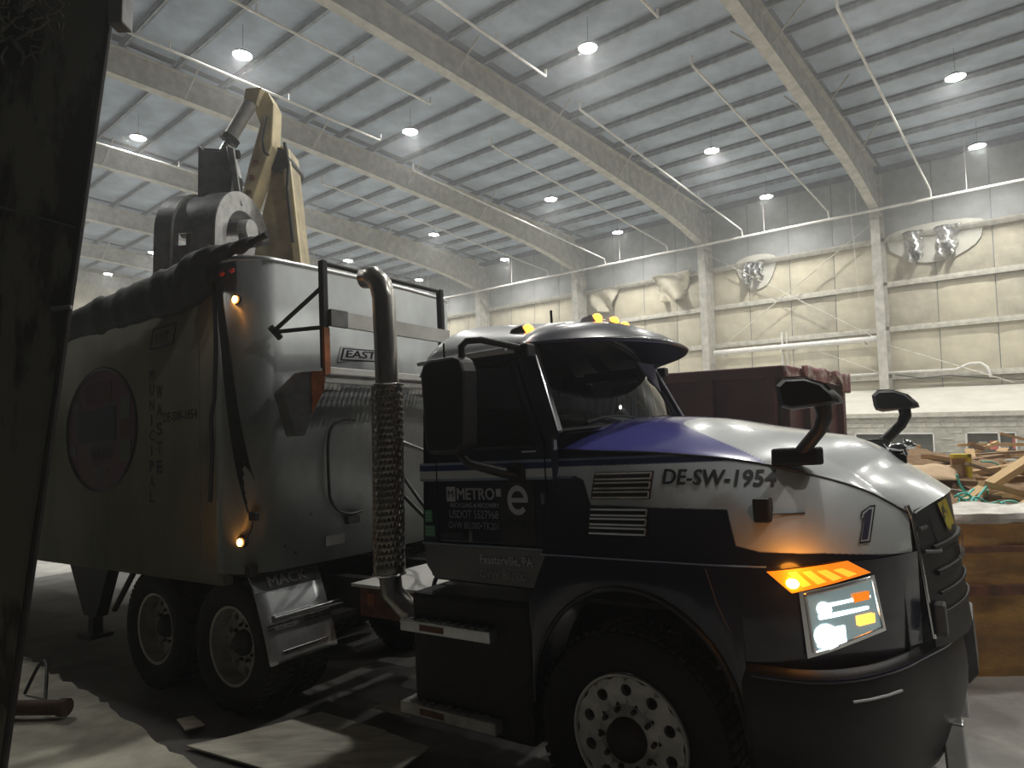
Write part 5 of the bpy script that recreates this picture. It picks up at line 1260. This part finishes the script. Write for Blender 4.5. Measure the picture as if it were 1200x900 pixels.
for (pts, Y, lab) in straps:
    P = [world_at(x, y, Y + .08 * i) for i, (x, y) in enumerate(pts)]
    tag(G().tube(crom(P, 24), .010, 6).build('strapping', M_teal, None, smooth=60), lab, 'strap', 'plastic strapping on the heap')

# =================================================================== FOREGROUND
pil = thing('steel_pillar', 'grimy dark steel pillar leaning beside the camera at the left edge', 'pillar', loc=(0, 0, 0))
PYP = 4.15
e0 = world_at(8, 884, PYP); e1 = world_at(134, -4, PYP); up = (e1 - e0).normalized(); e0 = e0 - up * .12; e1 = e1 + up * 1.2
g = G()
base = [e0 + Vector((-3.2, 0, 0)), e0, e1, e1 + Vector((-3.2, 0, 0))]
g.add([*base, *[p + Vector((-.62, .55, 0)) for p in base]], [(0, 1, 2, 3), (7, 6, 5, 4), (0, 4, 5, 1), (1, 5, 6, 2), (2, 6, 7, 3), (3, 7, 4, 0)])
g.build('plate', M_pillar, pil)
G().tube([e0 + Vector((.0, -.012, 0)), e1 + Vector((.0, -.012, 0))], .022, 8).build('edge_bead', M_dark, pil)
for (px, py, w) in ((0, 243, 90),):
    a = world_at(-8, 241, PYP - .01); b = world_at(96, 268, PYP - .01); G().tube([a, b], .008, 6).build('weld_seam', M_greysteel, pil)
a = world_at(60, 362, PYP - .03); b = world_at(84, 360, PYP - .03); G().tube([a, b], .016, 6).build('ledge', M_greysteel, pil)
c = world_at(141, 12, PYP - .1); G().box((c.x - .05, c.y - .06, c.z - .12), (c.x + .05, c.y + .06, c.z + .12)).build('junction_box', M_greysteel, pil, bevel=.01)
rnd = random.Random(9); g = G()
for k in range(90):
    p = world_at(rnd.uniform(-10, 78) * (1 - .0), rnd.uniform(-10, 62), PYP - rnd.uniform(.01, .06)); d = Vector((rnd.uniform(-1, 1), rnd.uniform(-.3, 0), rnd.uniform(-1, .3))) * .13
    g.tube([p, p + d * .5 + Vector((rnd.uniform(-.03, .03), 0, rnd.uniform(-.03, .03))), p + d], .007, 5)
o = g.build('dust_cobweb', mat('dust_fluff', (.16, .15, .11), .95), pil); o['kind'] = 'stuff'
# pale rough-edged slab on the camera's side of the lane
def lane(x, y, z=0.0): return TRUCK_M @ Vector((x, y, z))
rnd = random.Random(5); top = []; N_ = 60
edge = [(-9.0, -1.42), (-6.6, -1.46), (-6.0, -1.50), (-5.2, -1.60), (-4.6, -1.62), (-4.0, -1.74), (-3.6, -1.72), (-3.2, -1.82), (-2.7, -1.85), (-2.2, -1.98), (-1.5, -2.1)]
pts = []
for k in range(N_ + 1):
    x = lerp(-9.0, -1.5, k / N_); pts.append((x, interp(x, edge) + rnd.uniform(-.025, .025)))
g = G(); vs = []
for (x, y) in pts: vs += [lane(x, y, .005), lane(x, y - .03, .075 + rnd.uniform(-.01, .01)), lane(x, y - .3, .085 + rnd.uniform(-.006, .006)), lane(x, -4.4, .085), lane(x, -4.4, .0)]
g.add(vs, [(5 * k + j, 5 * k + 5 + j, 5 * k + 6 + j, 5 * k + 1 + j) for k in range(N_) for j in range(4)])
kb = g.build('concrete_kerb', M_kerb, None, smooth=40); tag(kb, 'pale broken-edged concrete slab on the floor at the lower left', 'slab')
sheets = [([(-3.05, -1.62), (-2.75, -.86), (-2.05, -.86), (-1.95, -1.45)], 'grey plywood sheet on the floor below the quarter fender'), ([(-3.1, -1.72), (-1.95, -1.62), (-1.9, -1.25), (-2.9, -1.40)], 'pale flat board on the floor at the bottom edge'),
          ([(-1.95, -1.45), (-1.5, -1.35), (-1.55, -.95), (-2.0, -.92)], 'pale flat board on the floor below the lower step'), ([(-3.55, -1.55), (-3.3, -1.62), (-3.25, -1.5), (-3.5, -1.45)], 'small scrap sheet beside the broken slab edge'),
          ([(-2.35, -.70), (-1.95, -.72), (-2.0, -.55), (-2.3, -.52)], 'crumpled pale sheet under the frame rail')]
for i, (pp, lab) in enumerate(sheets):
    zz = .012 + .014 * i
    o = G().prism(pp, lambda x, y: tuple(lane(x, y, zz)), lambda x, y: tuple(lane(x, y, zz + .012))).build('plywood_sheet', M_ply, None); tag(o, lab, 'sheet')
rb = thing('rusty_pipe', 'short rusty pipe lying at the foot of the dark pillar', 'pipe', loc=(0, 0, 0))
p0 = lane(-5.0, -2.38, .17); p1 = lane(-4.35, -2.02, .17)
G().cyl(p0, p1, .055, 12).build('pipe', mat('old_rust', (.09, .05, .03), .85, var=.4), rb, smooth=40); G().cyl(p1, p1 + (p1 - p0).normalized() * .06, .065, 12).build('collar', mat('old_rust', (.09, .05, .03), .85, var=.4), rb, smooth=40)
tag(G().tube(crom([lane(-5.25, -1.95, .10), lane(-5.1, -1.9, .34), lane(-4.95, -1.9, .36), lane(-4.55, -2.05, .17)], 20), .014, 6).build('bent_rod', M_dark, None, smooth=60), 'thin dark bent rod leaning on the rusty pipe', 'rod')
